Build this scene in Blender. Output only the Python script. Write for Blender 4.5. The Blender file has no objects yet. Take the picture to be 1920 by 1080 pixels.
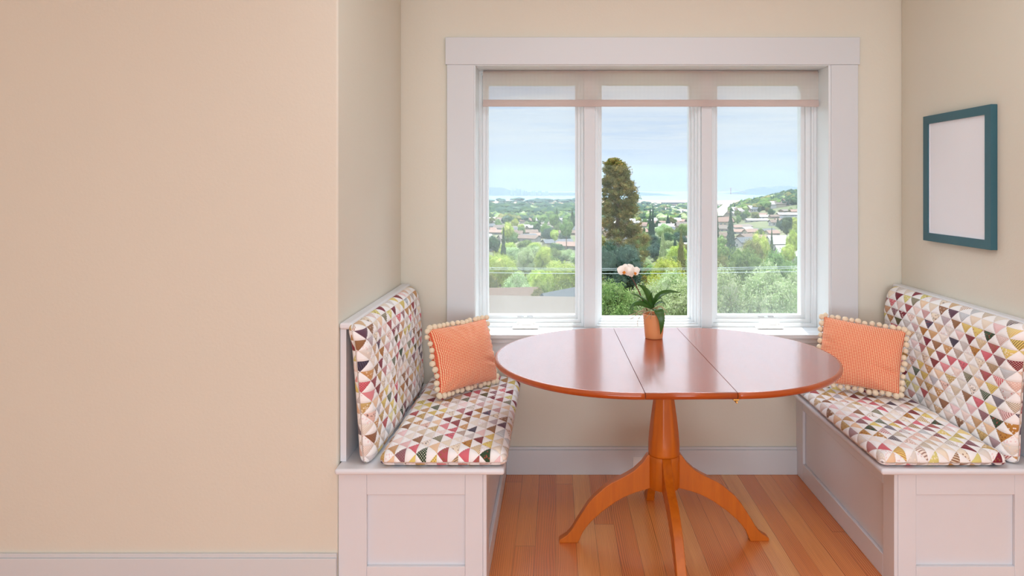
import bpy, bmesh, math, random
from mathutils import Vector, Matrix, noise
PI = math.pi
random.seed(11)
SC = bpy.context.scene
C = SC.collection
F = 1300.0           # focal length in pixels of a 1920 wide frame
EYE = 1.43           # eye height above the floor
VX, VY = 1042.0, 348.0

def at(px, py, d):
    """point at depth d seen at pixel (px, py)"""
    return Vector(((px-VX)*d/F, d, EYE-(py-VY)*d/F))

# ------------------------------------------------------------------ materials
def lin(c):
    c = c/255.0
    return c/12.92 if c <= 0.04045 else ((c+0.055)/1.055)**2.4
def rgb(r, g, b): return (lin(r), lin(g), lin(b), 1.0)

class NT:
    def __init__(s, name):
        s.m = bpy.data.materials.new(name); s.m.use_nodes = True
        s.t = s.m.node_tree; s.t.nodes.clear()
        s.out = s.n('ShaderNodeOutputMaterial')
    def n(s, kind, **kw):
        x = s.t.nodes.new(kind)
        for k, v in kw.items(): setattr(x, k, v)
        return x
    def l(s, a, b): s.t.links.new(a, b)
    def put(s, sock, v):
        if hasattr(v, 'is_output') or isinstance(v, bpy.types.NodeSocket): s.l(v, sock)
        else: sock.default_value = v
    def math(s, op, a, b=None, c=None):
        x = s.n('ShaderNodeMath', operation=op); s.put(x.inputs[0], a)
        if b is not None: s.put(x.inputs[1], b)
        if c is not None: s.put(x.inputs[2], c)
        return x.outputs[0]
    def mix(s, f, a, b, bt='MIX'):
        x = s.n('ShaderNodeMix', data_type='RGBA', blend_type=bt)
        s.put(x.inputs[0], f); s.put(x.inputs[6], a); s.put(x.inputs[7], b)
        return x.outputs[2]
    def combine(s, a, b, c):
        x = s.n('ShaderNodeCombineXYZ')
        for i, v in enumerate((a, b, c)): s.put(x.inputs[i], v)
        return x.outputs[0]
    def noise(s, vec, scale, detail=3, rough=.5, dist=0):
        x = s.n('ShaderNodeTexNoise'); s.put(x.inputs['Vector'], vec)
        x.inputs['Scale'].default_value = scale; x.inputs['Detail'].default_value = detail
        x.inputs['Roughness'].default_value = rough; x.inputs['Distortion'].default_value = dist
        return x.outputs['Fac']
    def maprange(s, v, a, b, c=0, d=1):
        x = s.n('ShaderNodeMapRange'); s.put(x.inputs[0], v)
        for i, q in enumerate((a, b, c, d)): x.inputs[i+1].default_value = q
        return x.outputs[0]
    def ramp(s, v, stops, const=False):
        x = s.n('ShaderNodeValToRGB'); s.put(x.inputs[0], v)
        cr = x.color_ramp; cr.interpolation = 'CONSTANT' if const else 'LINEAR'
        while len(cr.elements) < len(stops): cr.elements.new(1)
        for e, (p, c) in zip(cr.elements, stops): e.position = p; e.color = c
        return x.outputs[0]
    def principled(s, col, rough=.5, spec=.5, **kw):
        p = s.n('ShaderNodeBsdfPrincipled'); s.put(p.inputs['Base Color'], col)
        s.put(p.inputs['Roughness'], rough); p.inputs['Specular IOR Level'].default_value = spec
        for k, v in kw.items(): s.put(p.inputs[k], v)
        s.l(p.outputs[0], s.out.inputs[0]); s.p = p
        return p
    def bump(s, h, strength=.3, dist=.01):
        b = s.n('ShaderNodeBump'); b.inputs['Strength'].default_value = strength
        b.inputs['Distance'].default_value = dist; s.l(h, b.inputs['Height'])
        s.l(b.outputs[0], s.p.inputs['Normal'])

def paint(name, col, rough=.5, spec=.3, var=.03, bump=.08, scale=40):
    t = NT(name); o = t.n('ShaderNodeTexCoord').outputs['Object']
    n = t.noise(o, 3, 3)
    c2 = tuple(x*(1-var*2) for x in col[:3])+(1,)
    t.principled(t.mix(n, col, c2), rough, spec)
    t.bump(t.noise(o, scale, 4), bump, .002)
    return t.m

M = {}
M['wall'] = paint('cream_wall_paint', rgb(221, 216, 202), .75, .2, .015, .25, 90)
M['ceiling'] = paint('ceiling_paint', rgb(238, 234, 226), .8, .2)
M['trim'] = paint('white_trim_paint', rgb(214, 217, 220), .38, .4, .015, .05, 30)
M['bench'] = paint('white_bench_paint', rgb(224, 225, 230), .35, .4, .02, .06, 25)
M['sash'] = paint('white_sash_paint', rgb(224, 229, 231), .32, .45, .01, .03, 30)
M['plastic'] = paint('white_plastic', rgb(238, 238, 236), .3, .5, .01, .0, 30)
M['black'] = paint('dark_slot', rgb(30, 28, 26), .6, .2)
M['steel'] = NT('steel'); M['steel'].principled(rgb(150, 152, 155), .35, .5, Metallic=1.0); M['steel'] = M['steel'].m
M['hinge'] = paint('dark_hinge_metal', rgb(84, 86, 90), .5, .4)
M['brass'] = NT('brass'); M['brass'].principled(rgb(205, 165, 95), .3, .5, Metallic=1.0); M['brass'] = M['brass'].m
M['teal'] = paint('teal_frame_paint', rgb(58, 104, 116), .42, .35, .12, .15, 60)
M['mat'] = paint('white_mat_board', rgb(238, 239, 245), .45, .35, .03, .02, 20)
M['pompom'] = paint('cream_wool', rgb(244, 226, 198), .95, .1, .06, .8, 500)

def wood_floor():
    t = NT('fir_floorboards'); o = t.n('ShaderNodeTexCoord').outputs['Object']
    sx = t.n('ShaderNodeSeparateXYZ'); t.l(o, sx.inputs[0]); X, Y = sx.outputs[0], sx.outputs[1]
    a = t.math('DIVIDE', X, .0815); idx = t.math('FLOOR', a); fr = t.math('FRACT', a)
    wn = t.n('ShaderNodeTexWhiteNoise', noise_dimensions='1D'); t.l(idx, wn.inputs['W'])
    y2 = t.math('ADD', t.math('DIVIDE', Y, 1.9), t.math('MULTIPLY', wn.outputs[0], 7.3))
    jid = t.math('FLOOR', y2); jf = t.math('FRACT', y2)
    w2 = t.n('ShaderNodeTexWhiteNoise', noise_dimensions='3D')
    t.l(t.combine(idx, jid, 0.5), w2.inputs['Vector']); rnd = w2.outputs[0]
    base = t.ramp(rnd, [(0, rgb(224, 132, 66)), (.3, rgb(240, 152, 78)), (.6, rgb(234, 144, 72)), (.8, rgb(248, 168, 90)), (1, rgb(252, 186, 110))])
    # long grain: growth lines, wavy, with a spacing of their own on every board
    wob = t.noise(t.combine(t.math('MULTIPLY', X, 6), t.math('ADD', t.math('MULTIPLY', Y, 1.2), t.math('MULTIPLY', rnd, 40)), rnd), 1, 2, .5)
    xg = t.math('ADD', t.math('MULTIPLY', X, 1.0), t.math('MULTIPLY', wob, .06))
    fq = t.maprange(w2.outputs[0], 0, 1, 620, 1100)
    g = t.math('SINE', t.math('ADD', t.math('MULTIPLY', xg, fq), t.math('MULTIPLY', rnd, 50)))
    fine = t.noise(t.combine(t.math('MULTIPLY', X, 260), t.math('MULTIPLY', Y, 5), rnd), 1, 3)
    gg = t.math('MULTIPLY', t.maprange(g, .0, 1, 0, 1), t.maprange(t.noise(t.combine(t.math('MULTIPLY', X, 14), t.math('MULTIPLY', Y, .7), idx), 1, 2), .35, .65, .25, 1))
    dark = t.mix(t.math('MULTIPLY', gg, .85), base, rgb(170, 82, 36))
    col = t.mix(t.maprange(fine, .35, .75, 0, .28), dark, rgb(186, 104, 56))
    seam = t.math('MAXIMUM', t.math('LESS_THAN', fr, .018), t.math('LESS_THAN', jf, .0012))
    col = t.mix(t.math('MULTIPLY', seam, .7), col, rgb(90, 42, 20))
    t.principled(col, .27, .5, **{'Coat Weight': .35, 'Coat Roughness': .16})
    t.bump(t.math('SUBTRACT', t.math('MULTIPLY', gg, -.15), seam), .25, .001)
    return t.m
M['floor'] = wood_floor()

def cherry(name, c1, c2, axis, rough, coat, ior=1.5):
    t = NT(name); o = t.n('ShaderNodeTexCoord').outputs['Object']
    mp = t.n('ShaderNodeMapping'); t.l(o, mp.inputs[0])
    mp.inputs['Scale'].default_value = {'x': (1.5, 22, 22), 'y': (22, 1.5, 22), 'z': (22, 22, 2)}[axis]
    n = t.noise(mp.outputs[0], 1.6, 5, .6, .6)
    n2 = t.noise(o, 3.5, 3)
    col = t.mix(t.maprange(n, .3, .7), c1, c2)
    col = t.mix(t.maprange(n2, .4, .75, 0, .3), col, c2)
    t.principled(col, rough, .5, IOR=ior, **{'Coat Weight': coat, 'Coat Roughness': rough*.55, 'Coat IOR': 1.6})
    return t.m
M['top'] = cherry('cherry_table_top', rgb(164, 74, 42), rgb(142, 58, 32), 'y', .23, .55, 1.5)
M['topedge'] = cherry('cherry_table_edge', rgb(178, 82, 26), rgb(158, 66, 20), 'x', .28, .4)
M['ped'] = cherry('cherry_pedestal', rgb(206, 112, 18), rgb(186, 94, 12), 'z', .42, .12)

# fabric patchwork: half-square triangles, coloured ones set among white ones
PW, PH = .074, .037
def patchwork():
    t = NT('patchwork_quilt'); uv = t.n('ShaderNodeUVMap'); uv.uv_map = 'UVMap'
    s_ = t.n('ShaderNodeSeparateXYZ'); t.l(uv.outputs[0], s_.inputs[0]); U, V = s_.outputs[0], s_.outputs[1]
    a = t.math('DIVIDE', U, PW); b = t.math('DIVIDE', V, PH)
    hb = t.math('MULTIPLY', b, .5)
    s = t.math('ADD', a, hb); q = t.math('SUBTRACT', a, hb)
    fs, fq, fb = (t.math('FLOOR', v) for v in (s, q, b))
    d = t.math('SUBTRACT', t.math('SUBTRACT', fs, fq), fb)
    white = t.math('GREATER_THAN', d, .5)
    idv = t.combine(t.math('MULTIPLY', fs, 1.13), t.math('MULTIPLY', fq, 1.71), 3.3)
    w = t.n('ShaderNodeTexWhiteNoise', noise_dimensions='3D'); t.l(idv, w.inputs['Vector'])
    sc = t.n('ShaderNodeSeparateColor'); t.l(w.outputs['Color'], sc.inputs[0])
    r1, r2, r3 = sc.outputs[0], sc.outputs[1], sc.outputs[2]
    cols = [(236,222,202), (226,190,178), (198,150,100), (56,78,56), (176,92,98), (210,205,205), (226,204,120), (238,214,208),
            (150,110,84), (84,76,96), (214,110,122), (228,214,196), (190,198,206), (184,132,66), (128,44,60), (240,228,218),
            (206,176,140), (236,202,204), (150,110,118), (216,206,130), (236,226,216), (232,196,160), (222,214,206), (196,166,110)]
    base = t.ramp(r1, [(i/len(cols), rgb(*c)) for i, c in enumerate(cols)], True)
    c2 = [(250,240,228), (120,60,40), (245,235,215), (60,50,50), (235,215,190), (180,80,70), (250,245,240), (150,110,60)]
    sec = t.ramp(r3, [(i/len(c2), rgb(*c)) for i, c in enumerate(c2)], True)
    fr = t.maprange(r3, 0, 1, 620, 1150)
    su = t.math('SINE', t.math('MULTIPLY', U, fr)); sv = t.math('SINE', t.math('MULTIPLY', V, fr))
    dots = t.math('GREATER_THAN', t.math('MULTIPLY', su, sv), .45)
    strp = t.math('GREATER_THAN', t.math('SINE', t.math('MULTIPLY', t.math('ADD', U, t.math('MULTIPLY', V, t.maprange(r1, 0, 1, -1.2, 1.2))), fr)), .25)
    vn = t.n('ShaderNodeTexVoronoi'); t.l(uv.outputs[0], vn.inputs['Vector']); vn.inputs['Scale'].default_value = 120
    flo = t.math('LESS_THAN', vn.outputs['Distance'], .33)
    k1 = t.math('LESS_THAN', r2, .33); k2 = t.math('LESS_THAN', r2, .6); k3 = t.math('LESS_THAN', r2, .9)
    pat = t.math('ADD', t.math('MULTIPLY', dots, k1), t.math('ADD', t.math('MULTIPLY', strp, t.math('SUBTRACT', k2, k1)), t.math('MULTIPLY', flo, t.math('SUBTRACT', k3, k2))))
    colr = t.mix(t.math('MULTIPLY', pat, .72), base, sec)
    # faint sprigs on the plain white patches
    wcol = t.mix(t.math('MULTIPLY', t.math('MULTIPLY', flo, t.math('GREATER_THAN', r1, .84)), .45), rgb(244, 243, 243), rgb(226, 170, 172))
    col = t.mix(white, colr, wcol)
    def edge(v):
        f = t.math('FRACT', v); return t.math('MINIMUM', f, t.math('SUBTRACT', 1.0, f))
    e = t.math('MINIMUM', t.math('MINIMUM', edge(s), edge(q)), edge(b))
    seam = t.math('LESS_THAN', e, .018)
    col = t.mix(t.math('MULTIPLY', seam, .12), col, rgb(150, 130, 120))
    t.principled(col, .9, .15, **{'Sheen Weight': .15})
    fin = t.noise(uv.outputs[0], 60, 4)
    t.bump(t.math('ADD', t.maprange(e, 0, .16, 0, 1), t.math('MULTIPLY', fin, .5)), .55, .003)
    return t.m
M['quilt'] = patchwork()

def gingham():
    t = NT('red_gingham'); uv = t.n('ShaderNodeUVMap'); uv.uv_map = 'UVMap'
    s_ = t.n('ShaderNodeSeparateXYZ'); t.l(uv.outputs[0], s_.inputs[0])
    k = 1/.0074
    a = t.math('LESS_THAN', t.math('FRACT', t.math('MULTIPLY', s_.outputs[0], k)), .5)
    b = t.math('LESS_THAN', t.math('FRACT', t.math('MULTIPLY', s_.outputs[1], k)), .5)
    f = t.math('MULTIPLY', t.math('ADD', a, b), .5)
    col = t.ramp(f, [(0, rgb(250, 232, 188)), (.3, rgb(232, 132, 96)), (.8, rgb(214, 66, 44))], True)
    t.principled(col, .88, .15, **{'Sheen Weight': .2})
    t.bump(t.noise(uv.outputs[0], 300, 2), .2, .001)
    return t.m
M['gingham'] = gingham()

def glassy():
    t = NT('window_glass'); tr = t.n('ShaderNodeBsdfTransparent'); gl = t.n('ShaderNodeBsdfGlossy')
    tr.inputs[0].default_value = (.97, .985, .985, 1); gl.inputs['Roughness'].default_value = .01
    lw = t.n('ShaderNodeLayerWeight'); lw.inputs[0].default_value = .5; frs = t.math('ADD', .005, t.math('MULTIPLY', t.math('POWER', lw.outputs['Facing'], 5.0), .8))
    mx = t.n('ShaderNodeMixShader'); t.l(frs, mx.inputs[0]); t.l(tr.outputs[0], mx.inputs[1]); t.l(gl.outputs[0], mx.inputs[2])
    t.l(mx.outputs[0], t.out.inputs[0]); return t.m
M['glass'] = glassy()
def mesh_cloth(name, col, opacity, trans=.5, weave=None):
    t = NT(name); tr = t.n('ShaderNodeBsdfTransparent'); df = t.n('ShaderNodeBsdfDiffuse'); tl = t.n('ShaderNodeBsdfTranslucent')
    df.inputs[0].default_value = col; tl.inputs[0].default_value = col
    m1 = t.n('ShaderNodeMixShader'); m1.inputs[0].default_value = trans
    t.l(df.outputs[0], m1.inputs[1]); t.l(tl.outputs[0], m1.inputs[2])
    m2 = t.n('ShaderNodeMixShader')
    if weave:
        o = t.n('ShaderNodeTexCoord').outputs['Object']; s_ = t.n('ShaderNodeSeparateXYZ'); t.l(o, s_.inputs[0])
        w = t.math('MULTIPLY', t.math('ADD', t.math('SINE', t.math('MULTIPLY', s_.outputs[0], weave)), t.math('SINE', t.math('MULTIPLY', s_.outputs[2], weave))), .5)
        t.l(t.maprange(w, -1, 1, opacity-.1, opacity+.1), m2.inputs[0])
    else: m2.inputs[0].default_value = opacity
    t.l(tr.outputs[0], m2.inputs[1]); t.l(m1.outputs[0], m2.inputs[2]); t.l(m2.outputs[0], t.out.inputs[0])
    return t.m
M['screen'] = mesh_cloth('insect_screen_mesh', rgb(222, 232, 232), .13, .6, 2400)
M['shade'] = mesh_cloth('sheer_shade_cloth', rgb(226, 214, 204), .56, .45, 2000)
M['shadehem'] = mesh_cloth('shade_hem_cloth', rgb(220, 204, 198), .93, .35)

# ------------------------------------------------------------------ mesh helpers
class MB:
    def __init__(s): s.v = []; s.f = []; s.uv = None; s.mi = []
    def box(s, x0, x1, y0, y1, z0, z1, mi=0):
        n = len(s.v)
        s.v += [(x0,y0,z0),(x1,y0,z0),(x1,y1,z0),(x0,y1,z0),(x0,y0,z1),(x1,y0,z1),(x1,y1,z1),(x0,y1,z1)]
        s.f += [tuple(n+i for i in q) for q in ((0,3,2,1),(4,5,6,7),(0,1,5,4),(1,2,6,5),(2,3,7,6),(3,0,4,7))]
        s.mi += [mi]*6; return s
    def ring(s, x0, x1, z0, z1, l, r, b, t, y0, y1):
        """rectangular frame in the xz plane"""
        n = len(s.v)
        for y in (y0, y1):
            s.v += [(x0,y,z0),(x1,y,z0),(x1,y,z1),(x0,y,z1),(x0+l,y,z0+b),(x1-r,y,z0+b),(x1-r,y,z1-t),(x0+l,y,z1-t)]
        for i in range(4):
            j = (i+1) % 4
            s.f += [(n+i,n+j,n+4+j,n+4+i), (n+8+j,n+8+i,n+12+i,n+12+j), (n+j,n+i,n+8+i,n+8+j), (n+4+i,n+4+j,n+12+j,n+12+i)]
        s.mi += [0]*16; return s
    def lathe(s, prof, seg=32, cx=0, cy=0, shape=None, cap=True):
        n = len(s.v); k = len(prof)
        for (r, z) in prof:
            for i in range(seg):
                a = 2*PI*i/seg; rr = r*(shape(a, z) if shape else 1)
                s.v.append((cx+rr*math.cos(a), cy+rr*math.sin(a), z))
        for j in range(k-1):
            for i in range(seg):
                i2 = (i+1) % seg
                s.f.append((n+j*seg+i, n+j*seg+i2, n+(j+1)*seg+i2, n+(j+1)*seg+i)); s.mi.append(0)
        if cap:
            s.f.append(tuple(n+i for i in reversed(range(seg)))); s.f.append(tuple(n+(k-1)*seg+i for i in range(seg))); s.mi += [0, 0]
        return s
    def tube(s, pts, rad, seg=8):
        n = len(s.v); pts = [Vector(p) for p in pts]; k = len(pts)
        if not hasattr(rad, '__len__'): rad = [rad]*k
        for j, p in enumerate(pts):
            t = (pts[min(j+1, k-1)]-pts[max(j-1, 0)]).normalized()
            up = Vector((0, 0, 1)) if abs(t.z) < .9 else Vector((1, 0, 0))
            a = t.cross(up).normalized(); b = t.cross(a)
            for i in range(seg):
                q = 2*PI*i/seg; s.v.append(tuple(p+(a*math.cos(q)+b*math.sin(q))*rad[j]))
        for j in range(k-1):
            for i in range(seg):
                i2 = (i+1) % seg; s.f.append((n+j*seg+i, n+(j+1)*seg+i, n+(j+1)*seg+i2, n+j*seg+i2)); s.mi.append(0)
        s.f.append(tuple(n+i for i in range(seg))); s.f.append(tuple(n+(k-1)*seg+i for i in reversed(range(seg)))); s.mi += [0, 0]
        return s
    def prism(s, poly, axis_a, axis_b, org, axis_n, t0, t1):
        """extrude polygon (a,b) along axis_n from t0 to t1"""
        A, B, O, N = Vector(axis_a), Vector(axis_b), Vector(org), Vector(axis_n); n = len(s.v); k = len(poly)
        for t in (t0, t1):
            for (a, b) in poly: s.v.append(tuple(O+A*a+B*b+N*t))
        s.f.append(tuple(n+i for i in range(k))); s.f.append(tuple(n+k+i for i in reversed(range(k)))); s.mi += [0, 0]
        for i in range(k):
            j = (i+1) % k; s.f.append((n+i, n+k+i, n+k+j, n+j)); s.mi.append(0)
        return s
    def grid(s, P, nu, nv, uv=None, closed_u=False):
        n = len(s.v)
        for i in range(nu):
            for j in range(nv): s.v.append(tuple(P(i, j)))
        for i in range(nu-1):
            for j in range(nv-1): s.f.append((n+i*nv+j, n+(i+1)*nv+j, n+(i+1)*nv+j+1, n+i*nv+j+1)); s.mi.append(0)
        return s
    def build(s, name, mats, parent=None, smooth=False, bevel=0, fix=True, seg=2):
        me = bpy.data.meshes.new(name); me.from_pydata(s.v, [], s.f)
        if not isinstance(mats, (list, tuple)): mats = [mats]
        for m in mats: me.materials.append(m)
        if len(mats) > 1: me.polygons.foreach_set('material_index', s.mi)
        if s.uv:
            l = me.uv_layers.new(name='UVMap')
            for lp in me.loops: l.data[lp.index].uv = s.uv[lp.vertex_index]
        if fix:
            bm = bmesh.new(); bm.from_mesh(me); bmesh.ops.recalc_face_normals(bm, faces=bm.faces); bm.to_mesh(me); bm.free()
        if smooth:
            me.polygons.foreach_set('use_smooth', [True]*len(me.polygons))
        me.update()
        o = bpy.data.objects.new(name, me); C.objects.link(o)
        if bevel:
            b = o.modifiers.new('bevel', 'BEVEL'); b.width = bevel; b.segments = seg; b.limit_method = 'ANGLE'; b.angle_limit = math.radians(30)
            if smooth is None or smooth is False:
                me.polygons.foreach_set('use_smooth', [True]*len(me.polygons)); b.harden_normals = True
        if parent is not None:
            o.parent = parent; o.matrix_parent_inverse = Matrix.Translation(-parent.location) if parent.rotation_euler[2] == 0 else (Matrix.Translation(parent.location) @ Matrix.Rotation(parent.rotation_euler[2], 4, 'Z')).inverted()
        return o
def loc_parent(o, p):      # child modelled in its parent's own coordinates
    o.parent = p; o.matrix_parent_inverse = Matrix.Identity(4); return o
def tag(o, label, cat, group=None, kind=None):
    o['label'] = label; o['category'] = cat
    if group: o['group'] = group
    if kind: o['kind'] = kind
    return o
def struct(o): o['kind'] = 'structure'; return o
def empty(name, loc, rz=0):
    o = bpy.data.objects.new(name, None); C.objects.link(o); o.location = loc; o.rotation_euler = (0, 0, rz); o.empty_display_size = .1
    return o

# ------------------------------------------------------------------ room shell
WL, WR, WB, OPEN = -.768, 1.716, 3.443, 2.446
CEIL = 2.62
KX0, KX1, KY0 = -3.3, 4.2, -3.6
JL, JR = -.397, 1.3496      # jamb faces
ZS, ZH = .698, 2.0225       # stool top, head jamb

struct(MB().box(KX0-.1, KX1+.1, KY0-.1, WB+.28, -.12, 0).build('floor', M['floor']))
struct(MB().box(KX0-.1, KX1+.1, KY0-.1, WB+.28, CEIL, CEIL+.12).build('ceiling', M['ceiling']))
b = MB(); y0, y1 = WB, WB+.28
b.box(WL-.1, JL-.013, y0, y1, 0, CEIL); b.box(JR+.013, WR+.1, y0, y1, 0, CEIL)
b.box(JL-.013, JR+.013, y0, y1, 0, ZS-.021); b.box(JL-.013, JR+.013, y0, y1, ZH+.013, CEIL)
struct(b.build('wall_back', M['wall']))
def lwall(name, pts):
    return struct(MB().prism(pts, (1,0,0), (0,1,0), (0,0,0), (0,0,1), 0, CEIL).build(name, M['wall'], bevel=.008, seg=3))
lwall('wall_left', [(KX0, OPEN), (WL, OPEN), (WL, WB), (WL-.14, WB), (WL-.14, OPEN+.14), (KX0, OPEN+.14)])
lwall('wall_right', [(KX1, OPEN), (WR, OPEN), (WR, WB), (WR+.14, WB), (WR+.14, OPEN+.14), (KX1, OPEN+.14)])
struct(MB().box(KX0-.1, KX0, KY0, OPEN+.14, 0, CEIL).build('wall_kitchen_left', M['wall']))
struct(MB().box(KX1, KX1+.1, KY0, OPEN+.14, 0, CEIL).build('wall_kitchen_right', M['wall']))
struct(MB().box(KX0-.1, KX1+.1, KY0-.1, KY0, 0, CEIL).build('wall_kitchen_back', M['wall']))

def baseboard(name, x0, x1, y):
    b = MB(); b.box(x0, x1, y-.016, y, 0, .122); b.box(x0, x1, y-.011, y, .122, .136)
    return struct(b.build(name, M['trim'], bevel=.002))
baseboard('baseboard_back', -.2436, 1.194, WB)
baseboard('baseboard_left', KX0, WL-.002, OPEN)
baseboard('baseboard_right', WR+.002, KX1, OPEN)

# window casing, stool, apron (trim)
CF = WB-.020
b = MB(); b.box(-.545, 1.501, CF-.004, WB, ZH+.005, 2.162)
struct(b.build('trim_1', M['trim'], bevel=.0025))
struct(MB().box(-.538, JL-.006, CF, WB, ZS, ZH+.005).build('trim_2', M['trim'], bevel=.0025))
struct(MB().box(JR+.0115, 1.494, CF, WB, ZS, ZH+.005).build('trim_3', M['trim'], bevel=.0025))
b = MB(); b.box(-.57, 1.53, 3.397, WB, ZS-.020, ZS); b.box(JL-.012, JR+.012, WB, 3.64, ZS-.020, ZS)
struct(b.build('trim_4', M['trim'], bevel=.004, seg=3))
b = MB(); b.box(-.545, 1.505, 3.411, WB, .655, ZS-.020); b.box(-.535, 1.495, 3.424, WB, .567, .656)
struct(b.build('trim_5', M['trim'], bevel=.003))
# jamb lining
b = MB(); b.box(JL-.013, JL, WB-.012, 3.72, ZS, ZH+.013); b.box(JR, JR+.013, WB-.012, 3.72, ZS, ZH+.013)
b.box(JL, JR, WB-.012, 3.72, ZH, ZH+.013)
struct(b.build('trim_6', M['sash'], bevel=.0025))
# mullions
struct(MB().box(.145, .203, 3.563, 3.72, ZS, ZH).build('trim_7', M['trim'], bevel=.002))
struct(MB().box(.7495, .803, 3.563, 3.72, ZS, ZH).build('trim_8', M['trim'], bevel=.002))
struct(MB().box(JL-.2, JR+.2, 3.72, 3.80, ZS-.06, ZS-.015).build('trim_9', M['trim'], bevel=.004))   # outer sill

def casement(n, x0, x1, gx0, gx1, hinge_x):
    e = struct(empty('window_%d' % n, ((x0+x1)/2, 3.60, ZS)))
    g0, g1 = .7505, 1.959
    fl, fr = (gx0-x0)*.36, (x1-gx1)*.36
    b = MB(); b.ring(x0, x1, ZS, ZH, fl, fr, .019, .022, 3.592, 3.70); b.ring(x0, x1, ZS, ZH, fl*.6, fr*.6, .012, .014, 3.584, 3.60)
    b.build('window_frame', M['sash'], e, bevel=.0015)
    b = MB(); b.ring(x0+fl, x1-fr, ZS+.019, ZH-.022, (gx0-x0-fl), (x1-gx1-fr), g0-ZS-.019, ZH-.022-g1, 3.622, 3.685)
    b.ring(x0+fl, x1-fr, ZS+.019, ZH-.022, (gx0-x0-fl)*.62, (x1-gx1-fr)*.62, (g0-ZS-.019)*.55, (ZH-.022-g1)*.6, 3.606, 3.63)
    b.build('sash', M['sash'], e, bevel=.0015)
    MB().box(gx0-.004, gx1+.004, 3.655, 3.659, g0-.004, g1+.004).build('pane', M['glass'], e)
    s = MB(); sy = 3.6235; s.v = [(gx0-.012, sy, g0-.01), (gx1+.012, sy, g0-.01), (gx1+.012, sy, g1+.01), (gx0-.012, sy, g1+.01)]; s.f = [(0,1,2,3)]; s.mi = [0]
    sf = MB().ring(gx0-.004, gx1+.004, g0-.002, g1+.002, .007, .007, .006, .006, 3.6205, 3.6225).build('screen_frame', M['sash'], e)
    s.build('insect_screen', M['screen'], e, fix=False)
    # crank operator on the bottom rail
    cx = {1: (986-VX)*3.58/F, 3: (1440-VX)*3.58/F}[n]
    b = MB(); z = ZS+.001
    b.prism([(-.070, 0), (.068, 0), (.064, .014), (.052, .021), (-.056, .021), (-.064, .014)], (1,0,0), (0,0,1), (cx, 3.592, z), (0,1,0), -.062, 0); b.prism([(-.048, 0), (.050, 0), (.046, .043), (-.040, .043)], (1,0,0), (0,0,1), (cx, 3.592, z), (0,1,0), -.026, 0)
    h = b.build('crank_handle', M['plastic'], e, bevel=.004, seg=3)
    b = MB(); b.tube([(cx-.050, 3.548, z+.018), (cx-.034, 3.545, z+.032), (cx-.005, 3.543, z+.036), (cx+.026, 3.544, z+.036), (cx+.044, 3.546, z+.028), (cx+.048, 3.548, z+.018)], [.005,.007,.0065,.007,.007,.006], 12)
    k = b.build('crank_arm', M['plastic'], h, smooth=True); k.matrix_parent_inverse = (e.matrix_basis @ Matrix.Identity(4)).inverted() if False else Matrix.Identity(4)
    # the two grey marks printed on the rail above the crank
    b = MB(); b.box(cx-.045, cx-.012, 3.6040, 3.6062, z+.047, z+.051); b.box(cx+.006, cx+.036, 3.6040, 3.6062, z+.047, z+.053)
    b.build('rail_mark', M['steel'], e)
    for zz in (EYE-(252-VY)*3.6/F, EYE-(500-VY)*3.6/F):
        MB().box(hinge_x-.004, hinge_x+.004, 3.600, 3.607, zz-.032, zz+.032).build('hinge', M['hinge'], e, bevel=.0015)
    return e
casement(1, JL, .145, -.354, .104, .1355)
casement(3, .803, JR, .8405, 1.283, .812)
e = struct(empty('window_2', (.476, 3.60, ZS)))
b = MB()
gx0, gx1, g0, g1 = .2425, .702, .736, 1.963
for k, (yy, f) in enumerate(((3.582, .28), (3.605, .52), (3.630, .78), (3.655, 1.0))):
    b.ring(.203, .7495, ZS, ZH, (gx0-.203)*f, (.7495-gx1)*f, (g0-ZS)*f, (ZH-g1)*f, yy, 3.71-.002*k)
b.build('window_frame', M['sash'], e, bevel=.0015)
MB().box(gx0-.004, gx1+.004, 3.680, 3.684, g0-.004, g1+.004).build('pane', M['glass'], e)

# roller shade
e = tag(empty('roller_shade', (.487, 3.55, 2.0)), 'sheer off-white roller shade pulled down a hand span across the window top', 'window shade')
bx0, bx1 = (905.5-VX)*3.548/F, (1535-VX)*3.548/F
nu = 120
b = MB(); zt, zb = 2.012, EYE-(190-VY)*3.548/F
b.grid(lambda i, j: (bx0+(bx1-bx0)*i/nu, 3.548+.0012*math.sin(i*.9)*j/6, zt+(zb-zt)*j/6), nu+1, 7)
b.build('shade_cloth', M['shade'], e, smooth=True, fix=False)
b = MB(); z0, z1 = EYE-(200-VY)*3.548/F, EYE-(187-VY)*3.548/F
b.prism([(-.004, z0), (.004, z0), (.006, (z0+z1)/2), (.003, z1), (-.003, z1), (-.006, (z0+z1)/2)], (0,1,0), (0,0,1), (0, 3.548, 0), (1,0,0), bx0, bx1)
b.build('hem_bar', M['shadehem'], e, bevel=.0015)
b = MB(); b.lathe([(.0085, bx0), (.0085, bx1)], 16)
b.v = [(z, 3.562+y, 2.0125+x) for (x, y, z) in b.v]; b.build('roller_tube', M['shadehem'], e, smooth=True)

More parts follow.
